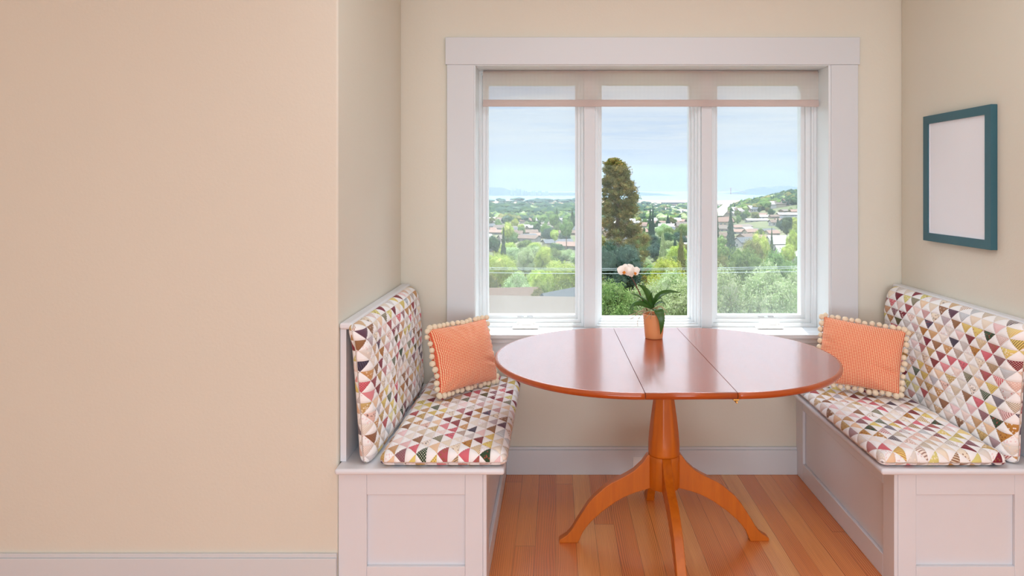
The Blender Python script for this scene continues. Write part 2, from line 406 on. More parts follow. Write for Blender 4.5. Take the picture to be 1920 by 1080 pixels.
# power outlet in the baseboard
ox, oz = .4385, .055
e = tag(empty('power_outlet', (ox, WB-.016, oz)), 'white double power outlet set sideways in the baseboard behind the table leg', 'power outlet')
MB().box(ox-.0575, ox+.0575, WB-.0205, WB-.0155, oz-.035, oz+.035).build('cover_plate', M['plastic'], e, bevel=.002)
for s in (-1, 1):
    cxx = ox+s*.020
    f = MB().box(cxx-.0145, cxx+.0145, WB-.0225, WB-.020, oz-.0165, oz+.0165).build('socket', M['plastic'], e, bevel=.004)
    q = MB().box(cxx-.005, cxx+.002, WB-.0228, WB-.0222, oz+.005, oz+.0065); q.box(cxx-.005, cxx+.002, WB-.0228, WB-.0222, oz-.0065, oz-.005)
    q.box(cxx+.006, cxx+.010, WB-.0228, WB-.0222, oz-.002, oz+.002)
    k = q.build('slots', M['black'], f); k.matrix_parent_inverse = f.matrix_parent_inverse.inverted() @ Matrix.Identity(4) if False else Matrix.Identity(4)

# unseen slab added above the window to keep sun patches off the floor
b = MB(); b.box(KX0-.1, KX1+.1, WB+.2805, 4.10, 2.60, 2.72)
struct(b.build('sun_block_slab', M['trim']))
# ------------------------------------------------------------------ benches
def bench(sgn, xa, xw, label):
    """xa: aisle face, xw: wall face"""
    lo, hi = min(xa, xw), max(xa, xw)
    e = tag(empty('bench', ((lo+hi)/2, (OPEN+WB)/2, 0)), label, 'bench', None)
    t = .014
    b = MB()
    xin = xa+sgn*t
    b.box(min(xin, xw), max(xin, xw), OPEN+t, WB, 0, .426)
    b.build('seat_base', M['bench'], e)
    # aisle face frame
    b = MB()
    def yz(y0, y1, z0, z1): b.box(min(xa, xin), max(xa, xin), y0, y1, z0, z1)
    yz(OPEN, 2.531, 0, .426); yz(3.352, WB, 0, .426); yz(2.531, 3.352, .342, .426); yz(2.531, 3.352, 0, .085)
    b.build('side_panel', M['bench'], e, bevel=.003)
    # end face frame
    b = MB(); y0, y1 = OPEN, OPEN+t
    if sgn > 0: pl, pr = 1.272, 1.62
    else: pl, pr = (687.5-VX)*OPEN/F, (872-VX)*OPEN/F
    a0, a1 = (min(xin, xw), max(xin, xw))
    b.box(a0, pl, y0, y1, 0, .426); b.box(pr, a1, y0, y1, 0, .426); b.box(pl, pr, y0, y1, .339, .426); b.box(pl, pr, y0, y1, 0, .086)
    b.build('end_panel', M['bench'], e, bevel=.0022)
    # lid with bullnose
    xl = xa-sgn*.066
    b = MB(); b.box(min(xl, xw), max(xl, xw), OPEN-.048, WB, .4265, .448)
    b.build('seat_lid', M['bench'], e, bevel=.0095, seg=5)
    # back board and rail
    b = MB(); xb = xw-sgn*.022
    b.box(min(xb, xw), max(xb, xw), OPEN+.02, WB, .448, .924)
    b.build('back_board', M['bench'], e, bevel=.002)
    b = MB(); xr = xw-sgn*.045
    b.box(min(xr, xw), max(xr, xw), OPEN+.006, WB, .920, .944)
    b.build('back_rail', M['bench'], e, bevel=.0095, seg=5)
    return e
bench(1, 1.194, WR-.001, 'white painted panelled window bench along the right wall, under the teal frame')
bench(-1, -.2436, WL+.001, 'white painted panelled window bench along the left wall, opposite the framed picture')

# quilted cushions -------------------------------------------------
def arc_axis(L, R, n_mid, n_edge=7):
    """positions 0..L with rounded ends; returns (pos, arc, f)"""
    out = []
    for k in range(n_edge):
        th = (PI/2)*k/n_edge; out.append((R*(1-math.cos(th)), R*th, math.sin(th)))
    m = L-2*R
    for k in range(n_mid+1): out.append((R+m*k/n_mid, R*PI/2+m*k/n_mid, 1.0))
    tot = R*PI+m
    for k in range(n_edge-1, -1, -1):
        th = (PI/2)*k/n_edge; out.append((L-R*(1-math.cos(th)), tot-R*th, math.sin(th)))
    return out
def puff(u, v):
    a, b_ = u/PW, v/PH
    def e(x): f = x-math.floor(x); return min(f, 1-f)
    d = min(e(a+b_/2), e(a-b_/2), e(b_))
    return math.sqrt(min(d/.22, 1))
def cushion(name, L, Wd, T, xf, seed, uoff, label, cat='cushion', group=None, flip=False, bot=.65):
    """slab L (u) x Wd (v), thickness T; xf(u, v, h) -> world"""
    R = T*.5
    U = arc_axis(L, R, int(L/.0075)); V = arc_axis(Wd, R, int(Wd/.0065))
    mb = MB(); uvs = []; nu, nv = len(U), len(V)
    idx = {}
    for side in (1, -1):
        for i, (pu, au, fu) in enumerate(U):
            for j, (pv, av, fv) in enumerate(V):
                border = i in (0, nu-1) or j in (0, nv-1)
                if side < 0 and border: idx[(side, i, j)] = idx[(1, i, j)]; continue
                p = fu*fv
                uu, vv = au+uoff, (av if not flip else -av)
                w = noise.noise(Vector((pu*5+seed, pv*5, seed)))*.010 + noise.noise(Vector((pu*14+seed, pv*14, 2)))*.003
                h = T*.5*p
                if side > 0: h += (puff(uu, vv)*.0048 + w)*min(1, p*1.3)
                else: h = -h*bot
                c = (1-fu)*(1-fv)
                cu, cv = L/2, Wd/2
                pu2 = pu+(cu-pu)/cu*c*.016+ .004*noise.noise(Vector((pv*9, seed, side)))*(1-fu) ; pv2 = pv+(cv-pv)/cv*c*.016
                # puffing outwards on the edge
                ed = puff(uu, vv)*.004
                pu2 += (1-fu)*(-ed if pu < cu else ed); pv2 += (1-fv)*(-ed if pv < cv else ed)
                idx[(side, i, j)] = len(mb.v)
                mb.v.append(tuple(xf(pu2, pv2, h+T*.5*bot)))
                if side > 0: uvs.append((uu, vv))
                else: uvs.append((-au+uoff, -vv))
    for side in (1, -1):
        for i in range(nu-1):
            for j in range(nv-1):
                mb.f.append((idx[(side,i,j)], idx[(side,i+1,j)], idx[(side,i+1,j+1)], idx[(side,i,j+1)])); mb.mi.append(0)
    mb.uv = uvs
    o = mb.build(name, M['quilt'], smooth=True)
    return tag(o, label, cat, group)
LZ = .4485
SL = 3.375-2.405
# right seat: u along depth, v from the wall towards the aisle (triangles point to the aisle)
cushion('seat_cushion', SL, .442, .058, lambda u, v, h: (1.572-v-.004*math.sin(u*5), 2.408+u, LZ+h+.002), 1.0, .0,
        'patchwork quilted seat cushion on the right bench, below the matching back cushion')
cushion('seat_cushion', SL, .442, .062, lambda u, v, h: (-.172-v, 2.408+u, LZ+h+.002), 5.0, .31,
        'patchwork quilted seat cushion on the left bench, beside the edge of the table')
def backxf(sgn, xw):
    def f(u, v, h):
        # v runs down from the top, belly and slump
        z = .938-v*1.0
        xb = xw - sgn*(.024+.036*(v/.488))
        roll = .012*math.sin(min(1, v/.1)*PI/2)
        return (xb - sgn*(h+roll), 2.436+u+.008*math.sin(v*7), z)
    return f
cushion('back_cushion', .965, .488, .072, backxf(1, WR-.001), 9.0, .17,
        'patchwork quilted back cushion leaning on the right bench back, beside the wall')
cushion('back_cushion', .965, .488, .072, backxf(-1, WL+.001), 13.0, .55,
        'patchwork quilted back cushion leaning on the left bench back')

# gingham pillows with pompom edging -------------------------------
def uv_sphere(r, seg=12, rings=8):
    m = MB(); prof = []
    for k in range(rings+1):
        a = -PI/2+PI*k/rings; prof.append((max(1e-4, r*math.cos(a)), r*math.sin(a)))
    return m.lathe(prof, seg)
pm = uv_sphere(.0128, 14, 9)
pm.v = [tuple(Vector(v)*(1+.09*noise.noise(Vector(v)*260))) for v in pm.v]
pom_proto = None
def pillow(BL, BR, TR, TL, thick, seed, label):
    global pom_proto
    BL, BR, TR, TL = map(Vector, (BL, BR, TR, TL)); ctr = (BL+BR+TR+TL)/4
    nrm = ((BR-BL).cross(TL-BL)).normalized()
    Wd, Hh = (BR-BL).length, (TL-BL).length
    e = tag(empty('throw_pillow', tuple(ctr.xy)+(min(BL.z, BR.z),)), label, 'pillow')
    N = 72
    def P(s, t, side):
        ins = .045
        s2 = s*(1-ins*(1-t*t)*abs(s)**3); t2 = t*(1-ins*(1-s*s)*abs(t)**3)
        a, b_ = (s2+1)/2, (t2+1)/2
        p = BL*(1-a)*(1-b_)+BR*a*(1-b_)+TR*a*b_+TL*(1-a)*b_
        q = max(0, (1-s*s)*(1-t*t))
        h = thick/2*(q**.42)
        edge = min(1-abs(s), 1-abs(t))
        ang = math.atan2(t, s)
        wr = .0045*math.sin(ang*17+3*noise.noise(Vector((s*2, t*2, seed))))*math.exp(-edge*4)*min(1, edge*8)
        cr = -.016*math.exp(-((t+.35+.25*(s-.6))/.07)**2)*math.exp(-((s-.75)/.35)**2)*min(1, edge*6)
        w = .006*noise.noise(Vector((s*2.2, t*2.2, seed+side)))*min(1, edge*4)
        return p+nrm*side*(h+w+(cr if side > 0 else 0)+wr)
    mb = MB(); uvs = []; idx = {}
    for side in (1, -1):
        for i in range(N+1):
            for j in range(N+1):
                s = math.sin((i/N-.5)*PI)*.35+(2*i/N-1)*.65; t = math.sin((j/N-.5)*PI)*.35+(2*j/N-1)*.65
                border = i in (0, N) or j in (0, N)
                if side < 0 and border: idx[(side,i,j)] = idx[(1,i,j)]; continue
                idx[(side,i,j)] = len(mb.v); mb.v.append(tuple(P(s, t, side))); uvs.append((s*Wd*.53, t*Hh*.55))
        for i in range(N):
            for j in range(N): mb.f.append((idx[(side,i,j)], idx[(side,i+1,j)], idx[(side,i+1,j+1)], idx[(side,i,j+1)])); mb.mi.append(0)
    mb.uv = uvs
    mb.build('pillow_cover', M['gingham'], e, smooth=True)
    # pompoms round the seam
    per = []
    K = 400
    for (s0, t0, s1, t1) in ((-1,-1,1,-1), (1,-1,1,1), (1,1,-1,1), (-1,1,-1,-1)):
        for k in range(K): per.append((s0+(s1-s0)*k/K, t0+(t1-t0)*k/K))
    pts = [P(s, t, 1) for s, t in per]; acc = 0; nxt = .005; rnd = random.Random(int(seed*10)+3); count = 0
    for k in range(len(pts)):
        d = (pts[(k+1) % len(pts)]-pts[k]).length; acc += d
        if acc > nxt:
            nxt += .0262*rnd.uniform(.9, 1.12)
            out = (pts[k]-ctr); out -= nrm*out.dot(nrm); out.normalize()
            p = pts[k]+out*.011*rnd.uniform(.6, 1.3)+nrm*rnd.uniform(-.007, .009)
            zmin = .505+.0128
            if p.z < zmin: p.z = zmin
            if pom_proto is None:
                pom_proto = pm.build('pompom', M['pompom'], smooth=True); o = pom_proto
            else: o = pom_proto.copy(); C.objects.link(o)
            o.parent = e; o.matrix_parent_inverse = Matrix.Identity(4); o.location = p-e.location
            o.rotation_euler = (rnd.uniform(0, 6), rnd.uniform(0, 6), rnd.uniform(0, 6)); q = rnd.uniform(.86, 1.08); o.scale = (q, q*rnd.uniform(.92, 1.08), q)
            count += 1
    return e
pillow((1.184, 3.165, .535), (1.480, 2.985, .530), (1.553, 3.07, .785), (1.256, 3.25, .818), .15, 2.0,
       'red gingham throw pillow with cream pompom edging on the right bench')
pillow((-.500, 2.975, .530), (-.277, 3.245, .522), (-.338, 3.31, .796), (-.560, 3.035, .800), .15, 6.0,
       'red gingham throw pillow with cream pompom edging on the left bench')

# ------------------------------------------------------------------ framed picture
fy0, fy1, fz0, fz1, fx = 2.692, 3.189, 1.179, 1.7465, WR-.027
e = tag(empty('picture_frame', (WR, (fy0+fy1)/2, fz0)), 'teal wooden picture frame holding a blank pale sheet, hung on the right wall', 'picture frame')
b = MB(); w = .040
b.ring(fy0, fy1, fz0, fz1, w, w, w*.92, w*.92, 0, .0265)
b.v = [(fx+y, x, z) for (x, y, z) in b.v]
b.build('frame', M['teal'], e, bevel=.0015)
MB().box(fx+.010, fx+.014, fy0+w-.004, fy1-w+.004, fz0+w-.006, fz1-w+.006).build('mat_board', M['mat'], e)
b = MB(); b.ring(fy0+w-.001, fy1-w+.001, fz0+w*.92-.001, fz1-w*.92+.001, .003, .003, .003, .003, 0, .004)
b.v = [(fx+.0065+y, x, z) for (x, y, z) in b.v]
b.build('inner_lip', M['mat'], e)

# ------------------------------------------------------------------ table
TC = Vector((.436, 2.797)); TR_ = math.radians(1.0); RAD = .53; LEAF = .152
e = tag(empty('dining_table', (TC.x, TC.y, 0), TR_), 'oval cherry wood pedestal dining table with one leaf, standing between the benches', 'table')
def tabletop_poly(x0, x1, grow=0):
    """outline of the oval between x0 and x1"""
    r = RAD+grow; pts = []
    n = 96
    for k in range(n):
        a = -PI/2+PI*k/n; pts.append((LEAF+r*math.cos(a), r*math.sin(a)))
    for k in range(n+1):
        a = PI/2+PI*k/n; pts.append((-LEAF+r*math.cos(a), r*math.sin(a)))
    pts.append((-LEAF, -r))
    # clip
    def clip(P, c, s):
        out = []
        for i in range(len(P)):
            p, q = P[i], P[(i+1) % len(P)]
            pi_, qi = s*(p[0]-c) >= 0, s*(q[0]-c) >= 0
            if pi_: out.append(p)
            if pi_ != qi:
                t = (c-p[0])/(q[0]-p[0]); out.append((c, p[1]+t*(q[1]-p[1])))
        return out
    P = clip(clip(pts, x0, 1), x1, -1)
    res = []
    for p in P:
        if not res or (abs(p[0]-res[-1][0])+abs(p[1]-res[-1][1])) > 1e-5: res.append(p)
    return res
def top_piece(x0, x1, name):
    zt, th = .75, .024
    prof = [(-.013, 0), (-.006, -.0008), (-.0015, -.004), (0, -.0095), (-.0012, -.015), (-.006, -.0205), (-.014, -.024)]
    rings = [tabletop_poly(x0, x1, g) for g, z in prof]
    k = min(len(r) for r in rings)
    mb = MB()
    # use the same parametrisation for each ring: scale the outermost towards the oval's spine
    base = tabletop_poly(x0, x1, 0)
    for g, z in prof:
        for (x, y) in base:
            cx = max(-LEAF, min(LEAF, x)); dx, dy = x-cx, y; L = math.hypot(dx, dy)
            onseam = abs(x-x0) < 1e-6 or abs(x-x1) < 1e-6
            s = (L+g)/L if L > 1e-6 else 1
            mb.v.append((cx+dx*s, dy*s, zt+z))
    n = len(base)
    for j in range(len(prof)-1):
        for i in range(n):
            i2 = (i+1) % n; mb.f.append((j*n+i, j*n+i2, (j+1)*n+i2, (j+1)*n+i)); mb.mi.append(1)
    mb.f.append(tuple(range(n))); mb.mi.append(0); mb.f.append(tuple(reversed([(len(prof)-1)*n+i for i in range(n)]))); mb.mi.append(1)
    o = mb.build(name, [M['top'], M['topedge']]); loc_parent(o, e)
    for p in o.data.polygons: p.use_smooth = len(p.vertices) == 4 and abs(p.normal.x)+abs(p.normal.y) > .05 and not (abs(p.normal.y) < .02)
    return o
g = .0011
top_piece(-LEAF-RAD-.1, -LEAF-g, 'table_top')
top_piece(-LEAF+g, LEAF-g, 'table_leaf')
top_piece(LEAF+g, LEAF+RAD+.1, 'table_top')
# under frame
b = MB(); b.box(-.42, .42, -.20, -.165, .69, .7255); b.box(-.42, .42, .165, .20, .69, .7255); b.box(-.07, .07, -.165, .165, .69, .7255)
loc_parent(b.build('top_runner', M['ped'], bevel=.003), e)
# column
def octo(a, z):
    t = max(0, min(1, (z-.352)/.10))*.9
    k = PI/4; x = ((a+math.radians(12)) % k)-k/2
    return (1-t)+t*math.cos(k/2)/math.cos(x)*1.03
b = MB(); prof = [(.0615, .351), (.0625, .354), (.0622, .39), (.0580, .434), (.0505, .50), (.0405, .573), (.0345, .63), (.031, .69)]
pr = []
for i in range(len(prof)-1):
    for k in range(4): t = k/4; pr.append((prof[i][0]*(1-t)+prof[i+1][0]*t, prof[i][1]*(1-t)+prof[i+1][1]*t))
pr.append(prof[-1])
loc_parent(b.lathe(pr, 96, shape=octo).build('column', M['ped'], smooth=True), e)
e_c = e
b = MB(); b.lathe([(.05, .2165), (.060, .2185), (.0625, .222), (.0632, .26), (.0632, .33), (.0625, .345), (.0605, .3485), (.056, .350)], 64)
o = loc_parent(b.build('hub', M['ped'], smooth=True), e)
mod = o.modifiers.new('s', 'EDGE_SPLIT'); mod.split_angle = math.radians(35)
# legs
topo = [(.050,.345),(.062,.352),(.068,.349),(.089,.3185),(.122,.288),(.150,.271),(.183,.254),(.212,.240),(.237,.224),(.284,.183),(.308,.155),(.325,.129),(.342,.103),(.355,.082),(.366,.063),(.376,.048),(.392,.031),(.408,.021),(.420,.014),(.423,.006)]
boto = [(.421,0),(.347,0),(.340,.014),(.335,.028),(.325,.047),(.312,.065),(.292,.087),(.271,.106),(.248,.126),(.224,.143),(.198,.161),(.17,.177),(.143,.190),(.116,.200),(.085,.209),(.058,.216),(.050,.216)]
def smooth_poly(P, it=1):
    return P
for q in range(4):
    a = q*PI/2; ca, sa = math.cos(a), math.sin(a)
    b = MB(); b.prism(topo+boto, (ca, sa, 0), (0, 0, 1), (0, 0, 0), (-sa, ca, 0), -.0175, .0175)
    loc_parent(b.build('leg', M['ped'], bevel=.0055, seg=4), e)
# brass leaf latch below the right seam
b = MB(); b.box(-.010, .010, -.012, .012, .719, .7262); lt = b.box(-.003, .003, -.020, .012, .712, .7195)
lb = MB(); lb.v = [(x+LEAF, y-.497, z) for x, y, z in b.v]; lb.f = b.f; lb.mi = b.mi
loc_parent(lb.build('leaf_latch', M['brass'], bevel=.0012), e)

# ------------------------------------------------------------------ orchid
M['pot'] = paint('apricot_glazed_pot', rgb(238, 166, 112), .35, .5, .06, .1, 30)
M['bark'] = paint('orchid_bark', rgb(92, 62, 40), .9, .1, .2, .8, 120)
M['root'] = paint('orchid_root', rgb(190, 170, 140), .8, .2, .12, .4, 90)
M['stem'] = paint('orchid_stem', rgb(104, 58, 44), .5, .4, .1, .2, 90)
def leafmat():
    t = NT('orchid_leaf'); uv = t.n('ShaderNodeUVMap'); uv.uv_map = 'UVMap'; s_ = t.n('ShaderNodeSeparateXYZ'); t.l(uv.outputs[0], s_.inputs[0])
    mid = t.math('LESS_THAN', t.math('ABSOLUTE', s_.outputs[0]), .05)
    n = t.noise(uv.outputs[0], 4, 3)
    col = t.mix(n, rgb(74, 118, 46), rgb(48, 88, 40)); col = t.mix(t.math('MULTIPLY', mid, .4), col, rgb(96, 130, 60))
    t.principled(col, .32, .5, **{'Subsurface Weight': .0}); p = t.p
    tl = t.n('ShaderNodeBsdfTranslucent'); tl.inputs[0].default_value = rgb(130, 170, 50)
    mx = t.n('ShaderNodeMixShader'); mx.inputs[0].default_value = .25
    t.l(p.outputs[0], mx.inputs[1]); t.l(tl.outputs[0], mx.inputs[2]); t.l(mx.outputs[0], t.out.inputs[0]); return t.m
M['oleaf'] = leafmat()
def petalmat(name, c1, c2):
    t = NT(name); n = t.noise(t.n('ShaderNodeTexCoord').outputs['Object'], 60, 2)
    t.principled(t.mix(n, c1, c2), .5, .3); p = t.p
    tl = t.n('ShaderNodeBsdfTranslucent'); tl.inputs[0].default_value = c1
    mx = t.n('ShaderNodeMixShader'); mx.inputs[0].default_value = .42
    t.l(p.outputs[0], mx.inputs[1]); t.l(tl.outputs[0], mx.inputs[2]); t.l(mx.outputs[0], t.out.inputs[0]); return t.m
M['petal'] = petalmat('white_orchid_petal', rgb(250, 243, 234), rgb(244, 232, 220))
M['lip'] = petalmat('orchid_lip', rgb(250, 190, 80), rgb(235, 130, 40))
PY = 3.095; PX = (1226-VX)*PY/F
pe = tag(empty('potted_orchid', (PX, PY, .7505)), 'white moth orchid in an apricot pot on the dining table', 'potted plant')
b = MB()
pz = .7505; outer = [(.0375, 0), (.0392, .004), (.0408, .02), (.0432, .045), (.0462, .075), (.0488, .1), (.0498, .108), (.0494, .110), (.0478, .109), (.0462, .10), (.044, .088)]
b.lathe([(r, pz+z) for r, z in outer], 48, PX, PY); b.build('pot', M['pot'], pe, smooth=True)
b = MB(); b.lathe([(.044, pz+.086), (.043, pz+.092), (.03, pz+.098), (.01, pz+.101)], 32, PX, PY); b.build('bark_mix', M['bark'], pe, smooth=True)
def pp(zx, zy, dy=0):      # zoomed-crop reading of the plant -> point near the pot's plane
    return at(1130+zx/5.683, 470+zy/5.683, PY+dy)
def bez(pts, n):
    out = []
    P = [Vector(p) for p in pts]
    for k in range(n+1):
        t = k/n; Q = P[:]
        while len(Q) > 1: Q = [Q[i].lerp(Q[i+1], t) for i in range(len(Q)-1)]
        out.append(Q[0])
    return out
def leaf(pts, wid, side, fold=.25, tipk=.5):
    c = bez(pts, 20); nu, nv = len(c), 9; mb = MB(); uvs = []
    S = Vector(side).normalized()
    for i in range(nu):
        t = i/(nu-1); w = wid*(max(0, math.sin(PI*min(1, (t*.93+.07)**tipk*1.0)))**.75)*(.45+.55*min(1, t*3)) if t < 1 else 0.0003
        tan = (c[min(i+1, nu-1)]-c[max(i-1, 0)]).normalized(); s = (S-tan*S.dot(tan)).normalized(); nn = tan.cross(s)
        for j in range(nv):
            v = -1+2*j/(nv-1); mb.v.append(tuple(c[i]+s*v*w+nn*(abs(v)**1.5)*w*fold)); uvs.append((v, t))
    for i in range(nu-1):
        for j in range(nv-1): mb.f.append((i*nv+j, (i+1)*nv+j, (i+1)*nv+j+1, i*nv+j+1)); mb.mi.append(0)
    mb.uv = uvs
    o = mb.build('leaf', M['oleaf'], pe, smooth=True, fix=False)
    m = o.modifiers.new('thick', 'SOLIDIFY'); m.thickness = .0016; m.offset = 0
    return o
B = pp(535, 620)
leaf([B, pp(560, 490, -.01), pp(640, 400, -.03), pp(830, 450, -.05)], .0185, (0, .75, .75))                 # big right
leaf([B, pp(500, 500, .02), pp(470, 380, .03), pp(368, 362, .05)], .0175, (.75, -.3, .55))                  # upper left, bright
leaf([B, pp(480, 540, -.02), pp(400, 460, -.04), pp(298, 458, -.05)], .0105, (0, .7, .6))                      # mid left
leaf([B, pp(480, 560, -.03), pp(330, 510, -.06), pp(275, 640, -.07)], .0145, (.25, .6, .7))                   # low left
leaf([pp(520, 625, .0), pp(505, 560, .01), pp(500, 500, .0), pp(527, 438, -.02)], .0135, (1, .2, 0))                        # upright
leaf([B, pp(560, 540, .01), pp(600, 490, -.02), pp(632, 510, -.06)], .0125, (.2, .8, .5))                      # short right
leaf([B, pp(600, 520, .02), pp(660, 540, .03), pp(680, 605, .04)], .0085, (.2, .8, .3))                        # far right curl
leaf([pp(545, 630, -.03), pp(600, 610, -.075), pp(655, 700, -.09), pp(615, 895, -.07)], .0205, (1, -.1, .05), .15, .62)  # hanging front
# stem
st = bez([pp(475, 640, -.005), pp(430, 530, -.01), pp(375, 420, -.015), pp(345, 330, -.01), pp(300, 255, -.005), pp(240, 225, 0)], 24)
b = MB(); b.tube(st, [.0031-.0014*k/24 for k in range(25)], 10); so = b.build('stem', M['stem'], pe, smooth=True)
b = MB()
for f_ in (8, 9, 10, 12): p = st[f_]; b.tube([p+Vector((-.004, -.002, .001)), p+Vector((.004, -.003, .003))], [.0025, .0012], 6)
b.build('stem_node', M['stem'], pe, smooth=True)
# roots
rd = random.Random(4); b = MB()
roots = [[(460,640),(400,640),(330,680),(270,690)], [(470,650),(420,650),(360,640),(330,640)], [(470,655),(400,660),(330,700),(295,735)],
         [(480,650),(420,650),(390,720),(355,740),(375,805)], [(490,650),(530,620),(500,700),(440,730)], [(560,620),(600,560),(650,600),(690,660)],
         [(560,620),(620,580),(660,610),(640,650)], [(500,630),(450,590),(420,630),(400,660)], [(480,640),(520,600),(530,660),(510,730)], [(470,645),(440,620),(380,640),(350,690)],
         [(530,620),(590,590),(610,600),(570,640)]]
for r in roots:
    dd = rd.uniform(-.075, -.045); c = bez([pp(x, y, dd*(.4+.6*min(1, k/2))) for k, (x, y) in enumerate(r)], 12); b.tube(c, [.0017-.0006*k/12 for k in range(13)], 7)
b.build('aerial_roots', M['root'], pe, smooth=True)
# blossoms
def blossom(cpos, face, roll, s):
    face = Vector(face).normalized(); up = Vector((0, 0, 1)); r = face.cross(up).normalized(); u = r.cross(face)
    ca, sa = math.cos(roll), math.sin(roll); r, u = r*ca+u*sa, u*ca-r*sa
    fl = None
    mb = MB()
    for ang, L, W, lift in ((90, .027, .0125, -.10), (210, .026, .0115, -.1), (330, .026, .0115, -.1), (12, .030, .0195, .12), (168, .030, .0195, .12)):
        a = math.radians(ang); d = r*math.cos(a)+u*math.sin(a); t = u*math.cos(a)-r*math.sin(a)
        n0 = len(mb.v); nu, nv = 10, 7
        for i in range(nu):
            q = i/(nu-1); w = W*math.sin(PI*(.08+.92*q)**.8)**.6 if q < 1 else .001
            for j in range(nv):
                v = -1+2*j/(nv-1)
                p = Vector(cpos)+(d*L*q+t*v*w)*s+face*s*(lift*L*math.sin(q*PI*.7)-.004*v*v+.0015*math.sin(v*6+q*5)+(.004 if W > .015 else 0))
                mb.v.append(tuple(p))
        for i in range(nu-1):
            for j in range(nv-1): mb.f.append((n0+i*nv+j, n0+(i+1)*nv+j, n0+(i+1)*nv+j+1, n0+i*nv+j+1)); mb.mi.append(0)
    fl = mb.build('blossom', M['petal'], pe, smooth=True, fix=False)
    lb = MB()
    for ang, L, W in ((270, .013, .006), (225, .009, .004), (315, .009, .004)):
        a = math.radians(ang); d = r*math.cos(a)+u*math.sin(a); c = Vector(cpos)
        lb.tube([c+face*.003*s, c+(d*L*.5+face*.009)*s, c+(d*L+face*.011)*s], [.0015*s, W*.6*s, .0012*s], 8)
    k = lb.build('blossom_lip', M['lip'], fl, smooth=True); k.matrix_parent_inverse = Matrix.Identity(4)
    return fl
blossom(pp(232, 215, -.035), (-.15, -1, -.15), .1, 1.12)
blossom(pp(332, 228, -.02), (.55, -.8, -.1), -.2, 1.06)
blossom(pp(270, 190, .02), (.2, .9, .3), .3, .9)
# fix children of children: parts were modelled in world space
def settle(o, wm):
    for ch in o.children:
        pass

# ------------------------------------------------------------------ outdoors
def foliage(name, ca, cb, cc):
    ca, cb, cc = (tuple(x*.62 for x in c[:3])+(1,) for c in (ca, cb, cc))
    t = NT(name); tc = t.n('ShaderNodeTexCoord'); geo = t.n('ShaderNodeNewGeometry'); oi = t.n('ShaderNodeObjectInfo')
    pos = geo.outputs['Position']
    n1 = t.noise(tc.outputs['Object'], 3.0, 2, .6)
    rpi = geo.outputs['Random Per Island']
    col = t.mix(t.maprange(n1, .3, .7), ca, cb); col = t.mix(t.math('MULTIPLY', t.math('POWER', rpi, 2.0), .85), col, cc)
    hs = t.n('ShaderNodeHueSaturation'); t.l(col, hs.inputs['Color']); t.l(t.maprange(oi.outputs['Random'], 0, 1, .475, .515), hs.inputs['Hue'])
    t.l(t.maprange(oi.outputs['Random'], 0, 1, .85, 1.15), hs.inputs['Value'])
    df = t.n('ShaderNodeBsdfDiffuse'); tl = t.n('ShaderNodeBsdfTranslucent'); t.l(hs.outputs[0], df.inputs[0]); t.l(hs.outputs[0], tl.inputs[0])
    mx = t.n('ShaderNodeMixShader'); mx.inputs[0].default_value = .35; t.l(df.outputs[0], mx.inputs[1]); t.l(tl.outputs[0], mx.inputs[2])
    t.l(mx.outputs[0], t.out.inputs[0]); return t.m
FOL = {
 'bright': foliage('yellow_green_foliage', rgb(176, 196, 92), rgb(140, 172, 66), rgb(206, 212, 122)),
 'mid': foliage('mid_green_foliage', rgb(122, 154, 84), rgb(80, 116, 62), rgb(160, 182, 116)),
 'pale': foliage('pale_green_foliage', rgb(168, 192, 132), rgb(134, 166, 100), rgb(206, 216, 176)),
 'dark': foliage('dark_green_foliage', rgb(70, 98, 70), rgb(50, 76, 56), rgb(104, 128, 86)),
 'blue': foliage('blue_green_foliage', rgb(74, 98, 84), rgb(56, 80, 74), rgb(112, 132, 110)),
 'olive': foliage('olive_foliage', rgb(132, 138, 86), rgb(100, 108, 66), rgb(166, 160, 104)),
 'pine': foliage('pine_foliage', rgb(116, 132, 66), rgb(66, 92, 48), rgb(204, 172, 96)),
}
M['trunk'] = paint('bark', rgb(96, 78, 62), .9, .1, .15, .6, 8)

def leafquad(mb, p, d, s, rnd):
    a = Vector((rnd.gauss(0, 1), rnd.gauss(0, 1), rnd.gauss(0, 1))); nn = (d*.8+a*.55).normalized()
    t = nn.cross(Vector((rnd.gauss(0, 1), rnd.gauss(0, 1), rnd.gauss(0, 1)))).normalized(); b_ = nn.cross(t)
    n = len(mb.v); s2 = s*rnd.uniform(.7, 1.3)
    mb.v += [tuple(p-t*s2), tuple(p-b_*s2*.55), tuple(p+t*s2), tuple(p+b_*s2*.55)]; mb.f.append((n, n+1, n+2, n+3)); mb.mi.append(0)
def rnd_dir(r):
    z = r.uniform(-1, 1); a = r.uniform(0, 2*PI); q = math.sqrt(1-z*z); return Vector((q*math.cos(a), q*math.sin(a), z))
def ico_blob(mb, c, rad, seed, sub=2, amp=.15, fr=1.6):
    bm = bmesh.new(); bmesh.ops.create_icosphere(bm, subdivisions=sub, radius=1); n = len(mb.v); bm.verts.ensure_lookup_table()
    for v in bm.verts:
        k = 1+amp*noise.noise(v.co*fr+Vector((seed, seed*.7, 0))); mb.v.append((c[0]+v.co.x*rad[0]*k, c[1]+v.co.y*rad[1]*k, c[2]+v.co.z*rad[2]*k))
    for f in bm.faces: mb.f.append(tuple(n+v.index for v in f.verts)); mb.mi.append(0)
    bm.free()
